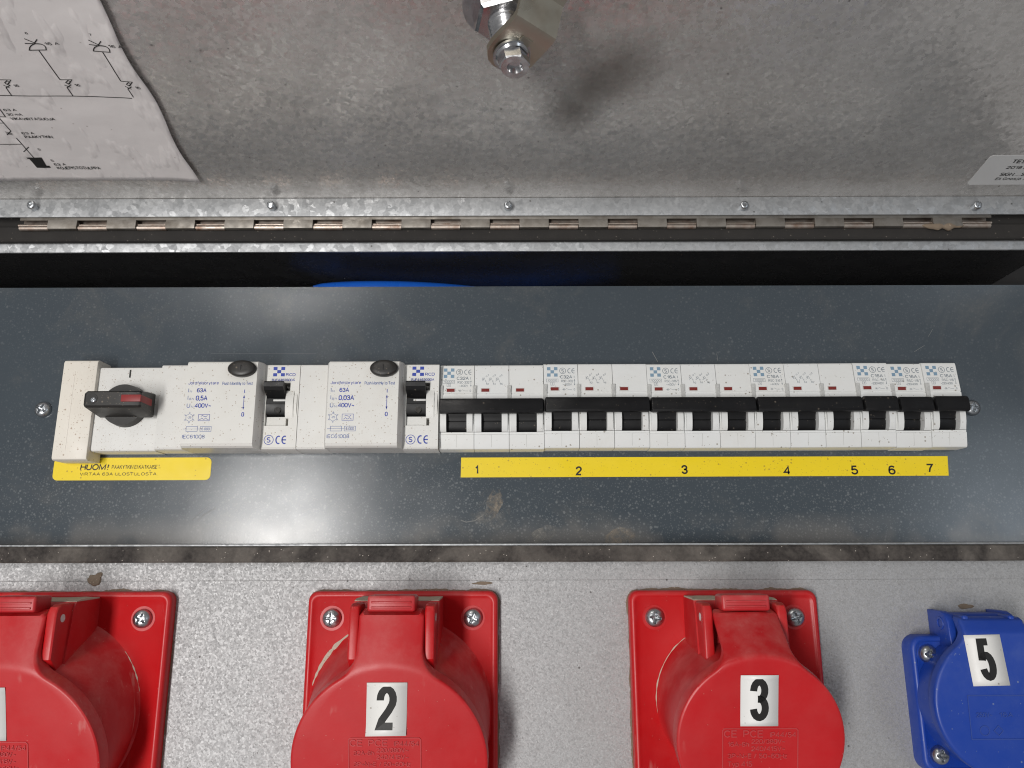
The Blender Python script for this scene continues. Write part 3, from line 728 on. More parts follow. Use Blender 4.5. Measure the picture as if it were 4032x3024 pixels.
def mcb_diagram(g, x0):
    for k in range(3):
        x = x0 + 6.3 + 3.6 * k
        g.arc((x, 38.6), .35, .14, n=10); g.text(str(2 * k + 1), x + .55, x + 1.1, 38.8, 39.8, .13)
        g.line((x - 1.4, 38.1), (x + .1, 34.6), .16); g.arc((x + .1, 34.4), .25, .14, n=8); g.text(str(2 * k + 2), x + .5, x + 1.2, 33.9, 34.9, .13)
        g.pl([(x - 1.5, 37.6), (x - 2.3, 37.0), (x - 1.6, 36.7), (x - 2.2, 36.1)], .15)
        g.pl([(x - 2.2, 37.9), (x - 1.3, 36.4)], .13)
        if k < 2: g.line((x - .5, 36.0), (x + .2, 36.0), .12); g.line((x + .8, 36.0), (x + 1.5, 36.0), .12)

def breaker(x0, poles, amp, code, volt, label, group, dz=0.0, dy=0.0):
    e = empty("circuit_breaker", (x0, YP + dy, ZB + dz), label, "breaker", group)
    e.rotation_euler = (rad(random.uniform(-.5, .5)), rad(random.uniform(-.12, .12)), rad(random.uniform(-.3, .3)))
    for i in range(poles):
        link("pole_body", POLE, M['white'], e, (18 * i, 0, 0))
        link("mould_seam", SEAM, M['seam'], e, (18 * i, 0, 0))
        link("toggle", TOG, M['black'], e, (18 * i, 0, 0))
        w = link("indicator_frame", WIN_F, M['grey_white'], e, (18 * i, 0, 0))
        link("indicator_window", WIN, M['red_window'], w)
        link("clear_clip", CLIP, M['clip'], e, (18 * i + (.75 if i == 0 else 0.2), 0, 0))
    link("handle_bar", BAR3 if poles == 3 else BAR1, M['black'], e)
    g, s_ = Ink(), Ink(); mcb_ink(g, s_, amp, code, volt)
    if poles == 3: mcb_diagram(g, 18)
    g.build(LF, "printed_text", M['ink_grey'], e); s_.build(LF, "printed_logo", M['ink_steel'], e)
    return e
G3, G1 = "three-pole breakers in the row", "single-pole breakers at the right end"
breaker(X_R, 3, "C32A", "RSC-332", "~400V", "three-pole white breaker marked C32A, next to the earth fault switch, above number 1", G3, 0, .3)
breaker(X_R + 54, 3, "C32A", "RSC-332", "~400V", "second three-pole white breaker from the left, marked C32A", G3, .5)
breaker(X_R + 108, 3, "C16A", "RSC-316", "~400V", "third three-pole white breaker from the left, the C16A one beside C32A", G3, .3)
breaker(X_R + 162, 3, "C16A", "RSC-316", "~400V", "three-pole white C16A breaker next to the single-pole breakers", G3, .4)
breaker(X_R + 216, 1, "C16A", "RSC-116", "~230/400V", "single-pole white breaker above number 5, beside the three-pole breakers", G1, .6, -.3)
breaker(X_R + 234, 1, "C16A", "RSC-116", "~230/400V", "middle one of the three single-pole white breakers, above number 6", G1, .2)
breaker(X_R + 252, 1, "C16A", "RSC-116", "~230/400V", "last single-pole white breaker at the right end of the row, above number 7", G1, .5, -.3)

# ---- earth fault switches (72 mm wide)
def rcd(x0, sens, code, label):
    e = empty("earth_fault_switch", (x0, YP, ZB - .3), label, "switch", "earth fault switches in the row")
    bm = nb()
    side = [(-9, 0), (12.6, 0), (13.5, .4), (14, 1.3), (14, 43.4), (13.6, 44.2), (12.8, 44.6), (-9, 44.6)]
    prism(bm, side, .15, 15.6)
    obj("side_housing", bm, M['offwhite'], e, world=False, smooth=28)
    bm = nb()
    # right strip with a pocket for the toggle
    def strip_prof(z0, z1): return [(-9, z0), (14, z0), (14, z1), (-9, z1)]
    low = [(-9, 0), (12.6, 0), (13.5, .4), (14, 1.3), (14, 12.2), (-9, 12.2)]
    top = [(-9, 34.6), (14, 34.6), (14, 43.4), (13.6, 44.2), (12.8, 44.6), (-9, 44.6)]
    prism(bm, low, 53.9, 71.85); prism(bm, top, 53.9, 71.85)
    prism(bm, strip_prof(12.2, 34.6), 53.9, 55.3); prism(bm, strip_prof(12.2, 34.6), 67.3, 71.85)
    prism(bm, [(-9, 12.2), (6.5, 12.2), (6.5, 34.6), (-9, 34.6)], 55.3, 67.3)
    prism(bm, [(6, 12.2), (12.5, 12.2), (12.2, 17.1), (6, 17.2)], 55.35, 65.6)                       # white ledge under the toggle
    bulge = [(6, 16), (14.05, 16), (14.8, 18), (15.5, 21.5), (15.5, 25.5), (14.8, 28.6), (14.05, 30.5), (6, 30.5)]
    prism(bm, bulge, 65.6, 69.6)
    prism(bm, [(13.9, 17.0), (14.5, 19), (14.9, 23), (14.5, 27.5), (13.9, 29.4)], 69.6, 71.2)
    obj("toggle_housing", bm, M['offwhite'], e, world=False, smooth=28)
    bm = nb()
    blk = [(-9, .1), (19.4, .1), (20.8, .9), (21.5, 2.2), (21.5, 42.6), (21.0, 43.9), (20, 44.5), (-9, 44.5)]
    a = [(x, *((-p), z)) for x in (0,) for p, z in blk]
    rings = [[(15.2, -max(p - 3.2, -9), z) for p, z in blk], [(16.6, -p, z) for p, z in blk], [(52.2, -p, z) for p, z in blk], [(53.8, -max(p - 3.4, -9), z) for p, z in blk], [(54.0, -min(p, 12.5), z) for p, z in blk]]
    loft(bm, rings); obj("front_block", bm, M['offwhite'], e, world=False, smooth=24)
    # test button
    bm = nb(); cx, cz = 44.7, 40.2
    E = lambda r, y, n=40: [(cx + 7.1 * r * math.cos(2 * math.pi * i / n), y + .55 * r * math.sin(2 * math.pi * i / n), cz + 4.4 * r * math.sin(2 * math.pi * i / n)) for i in range(n)]
    loft(bm, [E(1.0, -20.5), E(1.0, -23.0), E(.96, -23.8), E(.85, -24.3), E(.55, -24.6), E(.2, -24.6)])
    tb = obj("test_button", bm, M['black_dusty'], e, world=False, smooth=40)
    bm = nb(); box(bm, cx - .22, cx + .22, -24.85, -24.5, cz - 1.5, cz + 1.5); obj("button_mark", bm, M['black'], tb, world=False)
    # toggle
    bm = nb()
    pr = [(6.6, 17.3), (11, 17.3), (13.2, 18.6), (14.3, 20.6), (14.6, 23.4), (13.4, 23.8), (13.4, 26.6), (15.4, 28), (19.0, 29.8), (20.2, 31.5), (20.4, 33.6), (19.4, 34.4), (17.5, 33.6), (12, 32), (6.6, 32)]
    prism(bm, pr, 55.5, 65.45); tg = obj("toggle", bm, M['black'], e, world=False, smooth=25)
    bm = nb(); box(bm, 59.0, 65.3, -14.3, -13.2, 25.0, 26.0, .15); obj("toggle_line", bm, M['grey_white'], tg, world=False)
    bm = nb(); cyl(bm, (61.6, -13.0, 20.2), (61.6, -14.7, 20.5), 1.7, n=24); obj("toggle_pin", bm, M['black_dusty'], tg, world=False)
    # print
    f = lambda u, v: (u, -21.56, v); s_ = lambda u, v: (u, -14.06, v)
    b, p = Ink(), Ink()
    # block: photo-measured rows, left column
    b.text("Jordfelsbrytare", 17.8, 33.2, 32.2, 33.8, .13); p.text("Push Monthly to Test", 35.0, 50.4, 31.9, 33.6, .13)
    p.text("I", 18.0, 18.5, 28.1, 30.3, .13); p.text("N", 18.9, 19.9, 28.1, 29.2, .13); b.text("63A", 22.4, 27.3, 28.1, 30.3, .17)
    p.text("I", 18.0, 18.5, 24.3, 26.5, .13); p.pl([(18.8, 24.3), (19.9, 24.3), (19.35, 25.3)], .16, True); p.text("N", 20.3, 21.3, 24.3, 25.3, .13)
    b.text(sens, 22.2, 28.1 if len(sens) < 5 else 30.0, 23.9, 26.5, .17)
    p.text("U", 18.0, 19.7, 20.2, 22.5, .13); p.text("N", 20.2, 21.3, 20.2, 21.3, .13); b.text("400V~", 22.0, 30.3, 20.2, 22.5, .17)
    hxp = [(19.9 + 2.0 * math.cos(rad(30 + 60 * i)), 15.2 + 2.0 * math.sin(rad(30 + 60 * i))) for i in range(6)]
    p.pl(hxp, .16, True); p.text("-25", 18.9, 20.9, 14.7, 15.8, .13)
    for i in range(6):
        a = rad(30 + 60 * i); c_, s2 = math.cos(a), math.sin(a); p.line((19.9 + 2 * c_, 15.2 + 2 * s2), (19.9 + 3.0 * c_, 15.2 + 3 * s2), .14)
        p.line((19.9 + 2.4 * c_ - .5 * s2, 15.2 + 2.4 * s2 + .5 * c_), (19.9 + 2.4 * c_ + .5 * s2, 15.2 + 2.4 * s2 - .5 * c_), .14)
    b.frame(24.4, 30.0, 13.6, 16.8, .2); b.pl([(25.6, 15.7), (26.3, 16.3), (27.2, 15.8), (28.1, 15.6), (28.9, 16.2)], .22)
    b.pl([(24.8, 14.2), (25.5, 14.3), (26.2, 15.0), (26.9, 14.3), (27.4, 14.3), (28.1, 15.0), (28.8, 14.3), (29.6, 14.2)], .2)
    p.line((17.2, 9.4), (18.8, 9.4), .16); p.frame(18.8, 24.4, 8.2, 10.6, .2); p.line((18.8, 9.4), (25.8, 9.4), .14); p.frame(25.8, 31.3, 8.2, 10.6, .2); p.text("6 000", 26.5, 30.6, 8.7, 10.1, .13)
    p.text("IEC61008", 17.2, 28.4, 4.6, 6.5, .13)
    b.text("I", 46.3, 46.8, 27.6, 29.7, .17); b.line((46.5, 19.8), (46.5, 26), .26)
    b.poly([(46.0, 25.2), (47.0, 25.2), (46.5, 26.8)]); b.poly([(46.0, 20.6), (47.0, 20.6), (46.5, 19.0)]); b.text("0", 45.8, 47.2, 15.6, 17.9, .17)
    b.build(f, "printed_text", M['ink_blue'], e); p.build(f, "printed_symbols", M['ink_pale'], e)
    k = Ink(); k.logo(58.0, 64.0, 38.2, 43.2); k.text("RCD", 64.6, 69.6, 38.3, 39.9, .17); k.text(code, 57.6, 69.4, 35.6, 36.9, .17)
    k.build(s_, "printed_logo", M['ink_blue'], e); k = Ink(); k.smark((58.0, 5.0), 2.35, .3); k.ce(61.4, 67.4, 2.8, 7.2, .62)
    k.build(s_, "approval_marks", M['ink_blue'], e)
    return e
rcd(X_R - 144, "0,5A", "RJF4463500A", "white earth fault switch rated 0,5A beside the rotary main switch")
rcd(X_R - 72, "0,03A", "RJF4463030A", "white earth fault switch rated 0,03A beside the first three-pole breaker")

# ---- rotary main switch
X_M = X_R - 144 - 54
ms = empty("rotary_main_switch", (X_M, YP, ZB - .6), "white main switch with black rotary handle and red insert at the left", "switch")
bm = nb()
pr = [(-9, 0), (10.2, 0), (11.0, .4), (11.4, 1.2), (11.4, 43.2), (11.0, 44), (10.2, 44.3), (-9, 44.3)]
prism(bm, pr, 8, 53.8); obj("housing", bm, M['offwhite'], ms, world=False)
kx, kz = (at(480, 1592, YP - 17).x - X_M), (at(480, 1592, YP - 17).z - ZB + .6)
bm = nb(); cyl(bm, (kx, -11.3, kz), (kx, -16.5, kz), 11.0, 10.6, 48); obj("knob_base", bm, M['black_dusty'], ms, world=False)
bm = nb()
hl, hr = kx - 12.2, kx + 16.0
rings = []
for (x, zt, zb_, p) in ((hl, 4.2, -4.2, 15.5), (hl, 4.4, -4.6, 30), (kx - 8, 4.6, -4.8, 31.5), (kx + 8, 4.6, -4.8, 31.5), (hr, 4.4, -4.6, 30.5), (hr + .6, 4.4, -4.8, 16)):
    pass
secs = []
for x, f in ((hl, .86), (hl + 1.2, 1), (kx - 4, 1), (kx + 4, 1), (hr - 1.0, 1), (hr, .9)):
    w0, w1, pf = 6.6 * f, 4.1 * f, 30.6 - (1 - f) * 5
    secs.append([(x, -15.4, kz - w0), (x, -22, kz - w0 * .86), (x, -pf + 1.0, kz - w1 - .2), (x, -pf, kz - w1 + .8), (x, -pf, kz + w1 - .8), (x, -pf + 1, kz + w1), (x, -22, kz + w0 * .8), (x, -15.4, kz + w0 * .9)])
loft(bm, secs); hd = obj("handle", bm, M['black_dusty'], ms, world=False, smooth=28)
bm = nb(); cyl(bm, (hl + 4.2, -30.3, kz), (hl + 4.2, -30.72, kz), 2.9, 2.7, 32); obj("handle_hole", bm, M['ink_black'], hd, world=False)
o = link("screw", screw_mesh(1.5, .8, 'cross'), M['screw'], hd, (hl + 5.0, -30.7, kz - .6))
bm = nb(); box(bm, hr - 9.6, hr + .18, -31.1, -19, kz - 1.5, kz + 2.0, .2); obj("red_insert", bm, M['red_key'], hd, world=False)
k = Ink(); mk = at(513, 1471, YP - 11.4); k.rect(mk.x - X_M - .45, mk.x - X_M + .45, mk.z - ZB - 1.6, mk.z - ZB + 2.6)
k.build(lambda u, v: (u, -11.46, v), "position_mark", M['ink_black'], ms)

# ---- yellowed blanking plate clipped over the left end
bl = [at(257, 1417, YP - 14), at(392, 1417, YP - 14), at(333, 1812, YP - 14), at(195, 1812, YP - 14)]
b0, b1 = (bl[0].x + bl[3].x) / 2, (bl[1].x + bl[2].x) / 2
zt, zb = bl[0].z, bl[3].z
bp = empty("blanking_plate", (b0, YP, zb), "yellowed plastic blanking plate clipped over the left end of the breaker row", "plate")
bm = nb()
sec = lambda x, d=0: [(x, -1, zb + .0), (x, -12.6 + d, zb), (x, -13.6 + d, zb + .5), (x, -14 + d, zb + 1.4), (x, -14 + d, zt - 1.6), (x, -13.4 + d, zt - .5), (x, -12.4 + d, zt), (x, -1, zt)]
rings = [[Vector(p) - Vector((0, 0, zb)) for p in sec(x, d)] for x, d in ((0, .7), (.2, .2), (.7, 0), (b1 - b0 - .6, 0), (b1 - b0 - .15, .2), (b1 - b0, .6))]
loft(bm, rings); obj("plate_body", bm, M['beige'], bp, world=False, smooth=28)
bm = nb(); box(bm, 6.3, 6.7, -14.12, -13.6, 5, zt - zb - 6, .08); obj("moulded_rib", bm, M['beige'], bp, world=False)

# ================================================================== LABELS
def flat_label(name, pts, y, mat, label, cat, th=.15, r=None, ink=None, inkmat=None):
    """a thin label on a plane of constant y; pts are (x, z) outlines"""
    cx = sum(p[0] for p in pts) / len(pts); cz = sum(p[1] for p in pts) / len(pts)
    e = empty(name, (cx, y, cz), label, cat)
    bm = nb(); loft(bm, [[(x, y + .02, z) for x, z in pts], [(x, y - th, z) for x, z in pts]])
    obj("label_sheet", bm, mat, e, smooth=0)
    if ink: ink.build(lambda u, v: (u, y - th - .04, v), "printed_text", inkmat, e, world=True)
    return e
y_lab = YP - .03
tl, tr, br_, bl_ = at_cover(215, 1803), at_cover(832, 1801), at_cover(830, 1890), at_cover(207, 1892)
k = Ink()
def box_px(x0, x1, y0, y1):
    a = at_cover(x0, y1); b = at_cover(x1, y0); return a.x, b.x, a.z, b.z
k.text("HUOM!", *box_px(316, 430, 1827, 1852), .19, .14); k.text("PÄÄKYTKIN EI KATKAISE", *box_px(440, 622, 1830, 1847), .12); k.text("-", *box_px(624, 635, 1834, 1847), .12)
k.text("VIRTAA 63A ULOSTULOSTA.", *box_px(314, 622, 1860, 1873), .15)
flat_label("warning_label", rrect((bl_.x + tl.x) / 2, (tr.x + br_.x) / 2, bl_.z, tl.z, 2.6), y_lab, M['yellow'], "yellow warning label reading HUOM! under the main switch", "label", ink=k, inkmat=M['ink_brown'])
a, b, c, d = at_cover(1814, 1880), at_cover(3735, 1873), at_cover(3730, 1796), at_cover(1816, 1802)
k = Ink()
for s_, px, py, w in (("1", 1877, 1850, 14), ("2", 2279, 1854, 23), ("3", 2695, 1849, 23), ("4", 3098, 1853, 25), ("5", 3364, 1851, 24), ("6", 3511, 1851, 24), ("7", 3660, 1844, 24)):
    k.text(s_, *box_px(px - w / 2, px + w / 2, py - 18, py + 18), .18)
flat_label("number_strip", [(a.x, a.z), (b.x, b.z), (c.x, c.z), (d.x, d.z)], y_lab, M['yellow'], "long yellow label strip numbered 1 to 7 below the breakers", "label", ink=k, inkmat=M['ink_black'])

# paper wiring diagram on the lid (its own outline, slightly curled off the sheet)
pc = [lid_uv(785, 706), lid_uv(560, 300), lid_uv(398, 0)]
v_bot = pc[0][1]
ue = lambda v: pc[0][0] + (pc[2][0] - pc[0][0]) * (v - pc[0][1]) / (pc[2][1] - pc[0][1]) + 1.0 * math.sin(v * .11)
pap = empty("wiring_diagram", lid_pt(-250, v_bot, .3), "crumpled paper wiring diagram taped inside the lid at the left", "paper")
def pap_d(u, v):
    e = max(0, 1 - (ue(v) - u) / 26.0)
    return .5 + 1.8 * e * e + .35 * mnoise.noise(Vector((u * .045, v * .06, 0))) + .2 * mnoise.noise(Vector((u * .2, v * .12, 5)))
bm = nb(); NU, NV = 60, 60; G = []
for j in range(NV + 1):
    v = v_bot + 190 * j / NV; row = []
    for i in range(NU + 1):
        u1 = ue(v); u = u1 - 150 * (1 - (i / NU)) ; row.append(bm.verts.new(lid_pt(u, v, pap_d(u, v))))
    G.append(row)
for j in range(NV):
    for i in range(NU): bm.faces.new((G[j][i], G[j][i + 1], G[j + 1][i + 1], G[j + 1][i]))
o = obj("paper_sheet", bm, M['paper'], pap, smooth=180)
md_ = o.modifiers.new("s", 'SOLIDIFY'); md_.thickness = .12 * S; md_.offset = 0
k = Ink()
def sub(P, st=3.0):
    out = [P[0]]
    for a, b in zip(P, P[1:]):
        m_ = max(1, int(math.hypot(b[0] - a[0], b[1] - a[1]) / st)); out += [(a[0] + (b[0] - a[0]) * i / m_, a[1] + (b[1] - a[1]) * i / m_) for i in range(1, m_ + 1)]
    return out
L = lambda *pts, w=.38: k.pl(sub([lid_uv(*p) for p in pts]), w)
def T(s_, x0, x1, y0, y1, bold=.15):
    a = lid_uv((x0 + x1) / 2, y1); b = lid_uv((x0 + x1) / 2, y0)
    ym = (y0 + y1) / 2; l_ = lid_uv(x0, ym); r_ = lid_uv(x1, ym)
    k.text(s_, l_[0], r_[0], a[1], b[1], bold)
sc = 1000 / 1508.0
Z1 = lambda x, y: (x * sc, y * sc)
for (ox, lab) in ((0, "6"), (382, "7")):
    L(Z1(146 + ox, 222), Z1(212 + ox, 250)); L(Z1(222 + ox, 226), Z1(206 + ox, 250)); L(Z1(150 + ox, 250), Z1(250 + ox, 255))
    arc = []
    for i in range(11):
        a = math.pi * i / 10; arc.append(Z1(222 + ox - 50 * math.cos(a) + 4, 290 - 38 * math.sin(a) ** .8))
    k.pl([lid_uv(*p) for p in arc], .38, True)
    L(Z1(230 + ox, 290), Z1(358 + ox * .95, 466)); T(lab, *(x * sc for x in (150 + ox, 166 + ox, 184, 197)))
    T("16 A", *(x * sc for x in (266 + ox, 352 + ox, 244, 261)))
for ox in (-362, 0, 362):
    L(Z1(358 + ox, 466), Z1(428 + ox, 467), Z1(412 + ox, 494)); k.pl([lid_uv(*Z1(x + ox, y)) for x, y in ((392, 484), (405, 472), (420, 480), (407, 494))], .38, True)
    L(Z1(384 + ox, 498), Z1(422 + ox, 514)); L(Z1(424 + ox, 497), Z1(400 + ox, 514), Z1(434 + ox, 564)); T("16", *(x * sc for x in (444 + ox, 476 + ox, 493, 508)))
L(Z1(-40, 561), Z1(430, 565), Z1(640, 570), Z1(787, 571))
T("63 A", *(x * sc for x in (22, 98, 639, 653))); T("30 mA", *(x * sc for x in (42, 134, 666, 680))); T("VIKAVIRTASUOJA", *(x * sc for x in (64, 328, 690, 706)))
L(Z1(0, 640), Z1(34, 688), Z1(-20, 686)); L(Z1(-4, 694), Z1(66, 771), Z1(44, 795)); L(Z1(-10, 724), Z1(22, 724))
for d_ in (0, 6, 12): L(Z1(32 + d_ * .6, 775 + d_), Z1(74 + d_ * .2, 785 + d_ * .8), w=.3)
T("63 A", *(x * sc for x in (130, 204, 777, 791))); T("PÄÄKYTKIN", *(x * sc for x in (148, 314, 797, 815)))
L(Z1(97, 812), Z1(206, 934)); L(Z1(-10, 850), Z1(132, 850)); L(Z1(142, 895), Z1(172, 866)); T("5", *(x * sc for x in (226, 242, 876, 888)))
T("5", *(x * sc for x in (303, 320, 940, 952))); T("63 A", *(x * sc for x in (322, 392, 962, 976))); T("KOJEPISTOTULPPA", *(x * sc for x in (340, 598, 982, 999)))
for i_ in range(12):
    f_ = i_ / 11; xa = 172 + 46 * f_; xb = 250 + 32 * f_ + (18 if i_ > 9 else 0); xa -= 10 if i_ == 0 else 0
    L(Z1(xa, 933 + 53 * f_), Z1(xb, 933 + 53 * f_), w=1.0)
k.build(lambda u, v: lid_pt(u, v, pap_d(u, v) + .22), "printed_diagram", M['ink_black'], pap, world=True)

# inspection sticker at the right edge of the lid
a = lid_uv(3804, 727); b = lid_uv(3914, 611)
e = empty("inspection_sticker", lid_pt(a[0] + 20, a[1], .1), "pale grey inspection sticker reading TEST 2018 on the lid at the right", "sticker")
M['sticker'] = plastic("silver_sticker", (0.56, 0.56, 0.56), .4, None)
bm = nb(); rp = rrect(a[0], a[0] + 52, a[1], b[1], 2.2)
loft(bm, [[lid_pt(u, v, -.05) for u, v in rp], [lid_pt(u, v, .12) for u, v in rp]]); obj("sticker_sheet", bm, M['sticker'], e, smooth=0)
k = Ink()
for s_, x0, x1, y0, y1, bo in (("TEST", 3986, 4062, 627, 642, .2), ("2018", 3964, 4024, 653, 664, .18), ("2019", 4032, 4092, 653, 664, .18), ("SIGN.....S", 3938, 4036, 679, 692, .18), ("Eli Gnosjö AB", 3920, 4058, 698, 708, .17)):
    ym = (y0 + y1) / 2; k.text(s_, lid_uv(x0, ym)[0], lid_uv(x1, ym)[0], lid_uv(x0, y1)[1], lid_uv(x0, y0)[1], bo)
k.build(lambda u, v: lid_pt(u, v, .18), "printed_text", M['ink_black'], e, world=True)

# ================================================================== RED SOCKETS
def frame_of(c, tilt):
    """lid plane: u = x, v = up along the lid, d = out of its face"""
    u = Vector((1, 0, 0)); n_ = Vector((0, -math.cos(tilt), -math.sin(tilt))); v = Vector((0, -math.sin(tilt), math.cos(tilt)))
    return Vector(c), u, v, n_

def red_socket(xc, half, scr, base_r, base_z, lid_c, lid_r, bend, tab_y, tab_z, arm_w, num, num_box, relief, label, numlabel, dirty):
    ztop, zbot = -12.2, -12.2 - 2 * half * 1.12
    e = empty("cee_socket", (xc, YF, base_z), label, "socket", "red industrial sockets on the front sheet")
    # frame plate with a raised rounded rim
    bm = nb(); rings = []
    for inset, y, r in ((0, YF - .02, 4.5), (0, YF - 4.4, 4.5), (.5, YF - 5.6, 4.2), (1.6, YF - 6.2, 3.6), (2.6, YF - 6.0, 3.2), (3.1, YF - 5.4, 3.0)):
        rings.append([(x, y, z) for x, z in rrect(xc - half + inset, xc + half - inset, zbot + inset, ztop - inset, r)])
    loft(bm, rings); fl = obj("flange_plate", bm, M['red_gloss'], e, smooth=50)
    YPF = YF - 5.4
    # dirt gathered along the edge of the plate
    bm = nb(); O_ = rrect(xc - half, xc + half, zbot, ztop, 4.5, 6); O2 = []
    for (x, z), (x2, z2) in zip(O_, O_[1:] + O_[:1]):
        m_ = max(1, int(math.hypot(x2 - x, z2 - z) / 1.2)); O2 += [(x + (x2 - x) * i / m_, z + (z2 - z) * i / m_) for i in range(m_)]
    cz_ = (zbot + ztop) / 2; A_, B_ = [], []
    for x, z in O2:
        g_ = .1 + 1.1 * max(0, .35 + mnoise.noise(Vector((x * .12, z * .12, xc))) + .5 * mnoise.noise(Vector((x * .6, z * .6, xc))))
        dx_, dz_ = (x - xc) / half, (z - cz_) / (ztop - cz_); nx = dx_ if abs(dx_) > .97 else 0; nz = dz_ if abs(dz_) > .97 else 0
        A_.append((x - .4 * nx, YF - .25, z - .4 * nz)); B_.append((x + g_ * nx, YF - .03, z + g_ * nz))
    loft(bm, [A_, B_], False, False); obj("edge_dirt", bm, M['mud'], e, smooth=60)
    for sx in (-1, 1):
        for z in (at(1301, 2434, YPF).z, zbot + (ztop - at(1301, 2434, YPF).z)):
            bm = nb(); cyl(bm, (xc + sx * scr, YPF + .3, z), (xc + sx * scr, YPF - .15, z), 5.9, 5.7, 40); obj("screw_seat", bm, M['red_gloss'], fl)
            screw(e, (xc + sx * scr, YPF - .9, z), 4.4, 2.9, rot=random.uniform(0, 1.5))
    C, U, V, N = frame_of(lid_c, rad(15))
    # body: from a circle on the plate to the circle behind the lid
    bm = nb(); n_ = 72; rings = []
    B = Vector((xc, YPF + .2, base_z)); Cb = C - N * 7.5
    for f in (0, .06, .5, .92, 1.0):
        cc = B.lerp(Cb, f); r = base_r + (lid_r - 1.2 - base_r) * f + (1.2 if f == 0 else 0) - (.8 if f == 1 else 0)
        vv = Vector((0, 0, 1)).lerp(V, f).normalized(); rings.append(circ(cc, U, vv, r, n_))
    loft(bm, rings); obj("socket_body", bm, M['red'], e, smooth=45)
    # hinge lugs standing beside the arm, and the bridge behind
    YT = tab_y
    for sx in (-1, 1):
        x0, x1 = xc + sx * (arm_w + .12), xc + sx * (arm_w + 4.5)
        prf = [(YPF + .2, tab_z - 1.6), (YT + 4.5, tab_z - 2.2), (YT + 1.4, tab_z - 3.4), (YT + .1, tab_z - 6), (YT - .3, tab_z - 25.0), (YT + 5, tab_z - 30), (YPF + .2, tab_z - 40)]
        bm = nb(); prism(bm, prf, min(x0, x1), max(x0, x1), lambda p, z: (p, z))
        bmesh.ops.bevel(bm, geom=[ed for ed in bm.edges if abs(ed.verts[0].co.x - ed.verts[1].co.x) < .01], offset=1.0, segments=3, profile=.5, affect='EDGES')
        lg = obj("hinge_lug", bm, M['red_gloss'], e, smooth=30)
        bm = nb(); cyl(bm, (x1 - sx * .2, YT + 5.2, tab_z - 8.2), (x1 + sx * .12, YT + 5.2, tab_z - 8.2), 1.7, n=24); obj("hinge_pin", bm, M['grey_white'], lg)
    bm = nb()
    prism(bm, [(YPF + .2, tab_z - .9), (YT + 14, tab_z - 1.7), (YT + 12, tab_z - 5), (YT + 9, tab_z - 30), (YPF + .2, tab_z - 34)], xc - arm_w - 5.2, xc + arm_w + 5.2, lambda p, z: (p, z))
    obj("hinge_bridge", bm, M['red'], e)
    # pale dust lying on top of the bridge and along the body's foot
    bm = nb(); rings = []
    for k_ in range(13):
        x = xc - arm_w - 5 + (2 * arm_w + 10) * k_ / 12; h = .5 + .5 * mnoise.noise(Vector((x * .2, 0, xc)))
        h *= .7; rings.append([(x, YPF - .1, tab_z - .95), (x, YPF - .1, tab_z - .7 + h), (x, YT + 18, tab_z - 1.1 + h), (x, YT + 14.2, tab_z - 1.5 + h * .3), (x, YT + 14.2, tab_z - 1.75)])
    loft(bm, rings); obj("dust_layer", bm, M['dust'], e)
    for a0, a1, wd in dirty:
        bm = nb(); rings = []; n2 = 40
        for k_ in range(n2 + 1):
            a = rad(a0 + (a1 - a0) * k_ / n2); ef = math.sin(math.pi * k_ / n2) ** .5; q = ef * wd * (.7 + .8 * abs(mnoise.noise(Vector((k_ * .23, xc, 0)))))
            ca_, sa = math.cos(a), math.sin(a); rings.append([(xc + (base_r + rr) * ca_, yy, base_z + (base_r + rr) * sa) for rr, yy in ((-.8, YPF - .02), (-.6, YPF - .5 - q * .5), (q * .5, YPF - .25 - q * .25), (.6 + q, YPF - .05))])
        loft(bm, rings); obj("dust_line", bm, M['dust'], e, smooth=60)
    # hinged lid: disc + arm, one outline, bent back along the crease
    R = lid_r; vc = R * .955; top_v = None
    tgt = Vector((0, tab_y, tab_z - 6)); crease = C + V * vc
    armL = math.hypot(tgt.y - crease.y, tgt.z - crease.z)
    ang = math.atan2(tgt.y - crease.y, tgt.z - crease.z) + rad(15)     # how far the arm leans back from the lid plane
    rf = 14.0
    # fillet between the circle and the arm's straight side
    vf = math.sqrt((R + rf) ** 2 - (arm_w + rf) ** 2)
    a_s = math.atan2(vf, arm_w + rf)
    right = []
    for i in range(41):
        a = -math.pi / 2 + (a_s + math.pi / 2) * i / 40; right.append((R * math.cos(a), R * math.sin(a)))
    for i in range(1, 13):
        a = a_s + math.pi + (math.pi - a_s - math.pi) * i / 12
        right.append((arm_w + rf + rf * math.cos(a), vf + rf * math.sin(a)))
    right = [p for p in right]
    right.append((arm_w, vc + armL * .5)); right.append((arm_w, vc + armL - 1.5)); right.append((arm_w - 1.5, vc + armL))
    right.sort(key=lambda p: p[1]); right[0] = (0.6, -R)
    # more rows where the arm leaves the disc
    ext = []
    for p, q in zip(right, right[1:]):
        m_ = max(1, int((q[1] - p[1]) / 1.1)) if q[1] > R * .6 else 1
        ext += [(p[0] + (q[0] - p[0]) * i / m_, p[1] + (q[1] - p[1]) * i / m_) for i in range(m_)]
    right = ext + [right[-1]]
    def P3(u, v, d):
        v_c = .975 * math.sqrt(max(R * R - u * u, 0)); s_ = v - v_c
        if s_ > 0 and v > 0:
            rr_ = 2.2; bend_ = ang * min(1, s_ / rr_); s0 = min(s_, rr_)          # a short rolled crease, then straight
            dv = s0 * math.cos(bend_ * .5) + (s_ - s0) * math.cos(ang); dn = s0 * math.sin(bend_ * .5) + (s_ - s0) * math.sin(ang)
            return C + U * u + V * (v_c + dv) + N * (d * math.cos(bend_) - dn)
        return C + U * u + V * v + N * d
    bm = nb(); rows = []
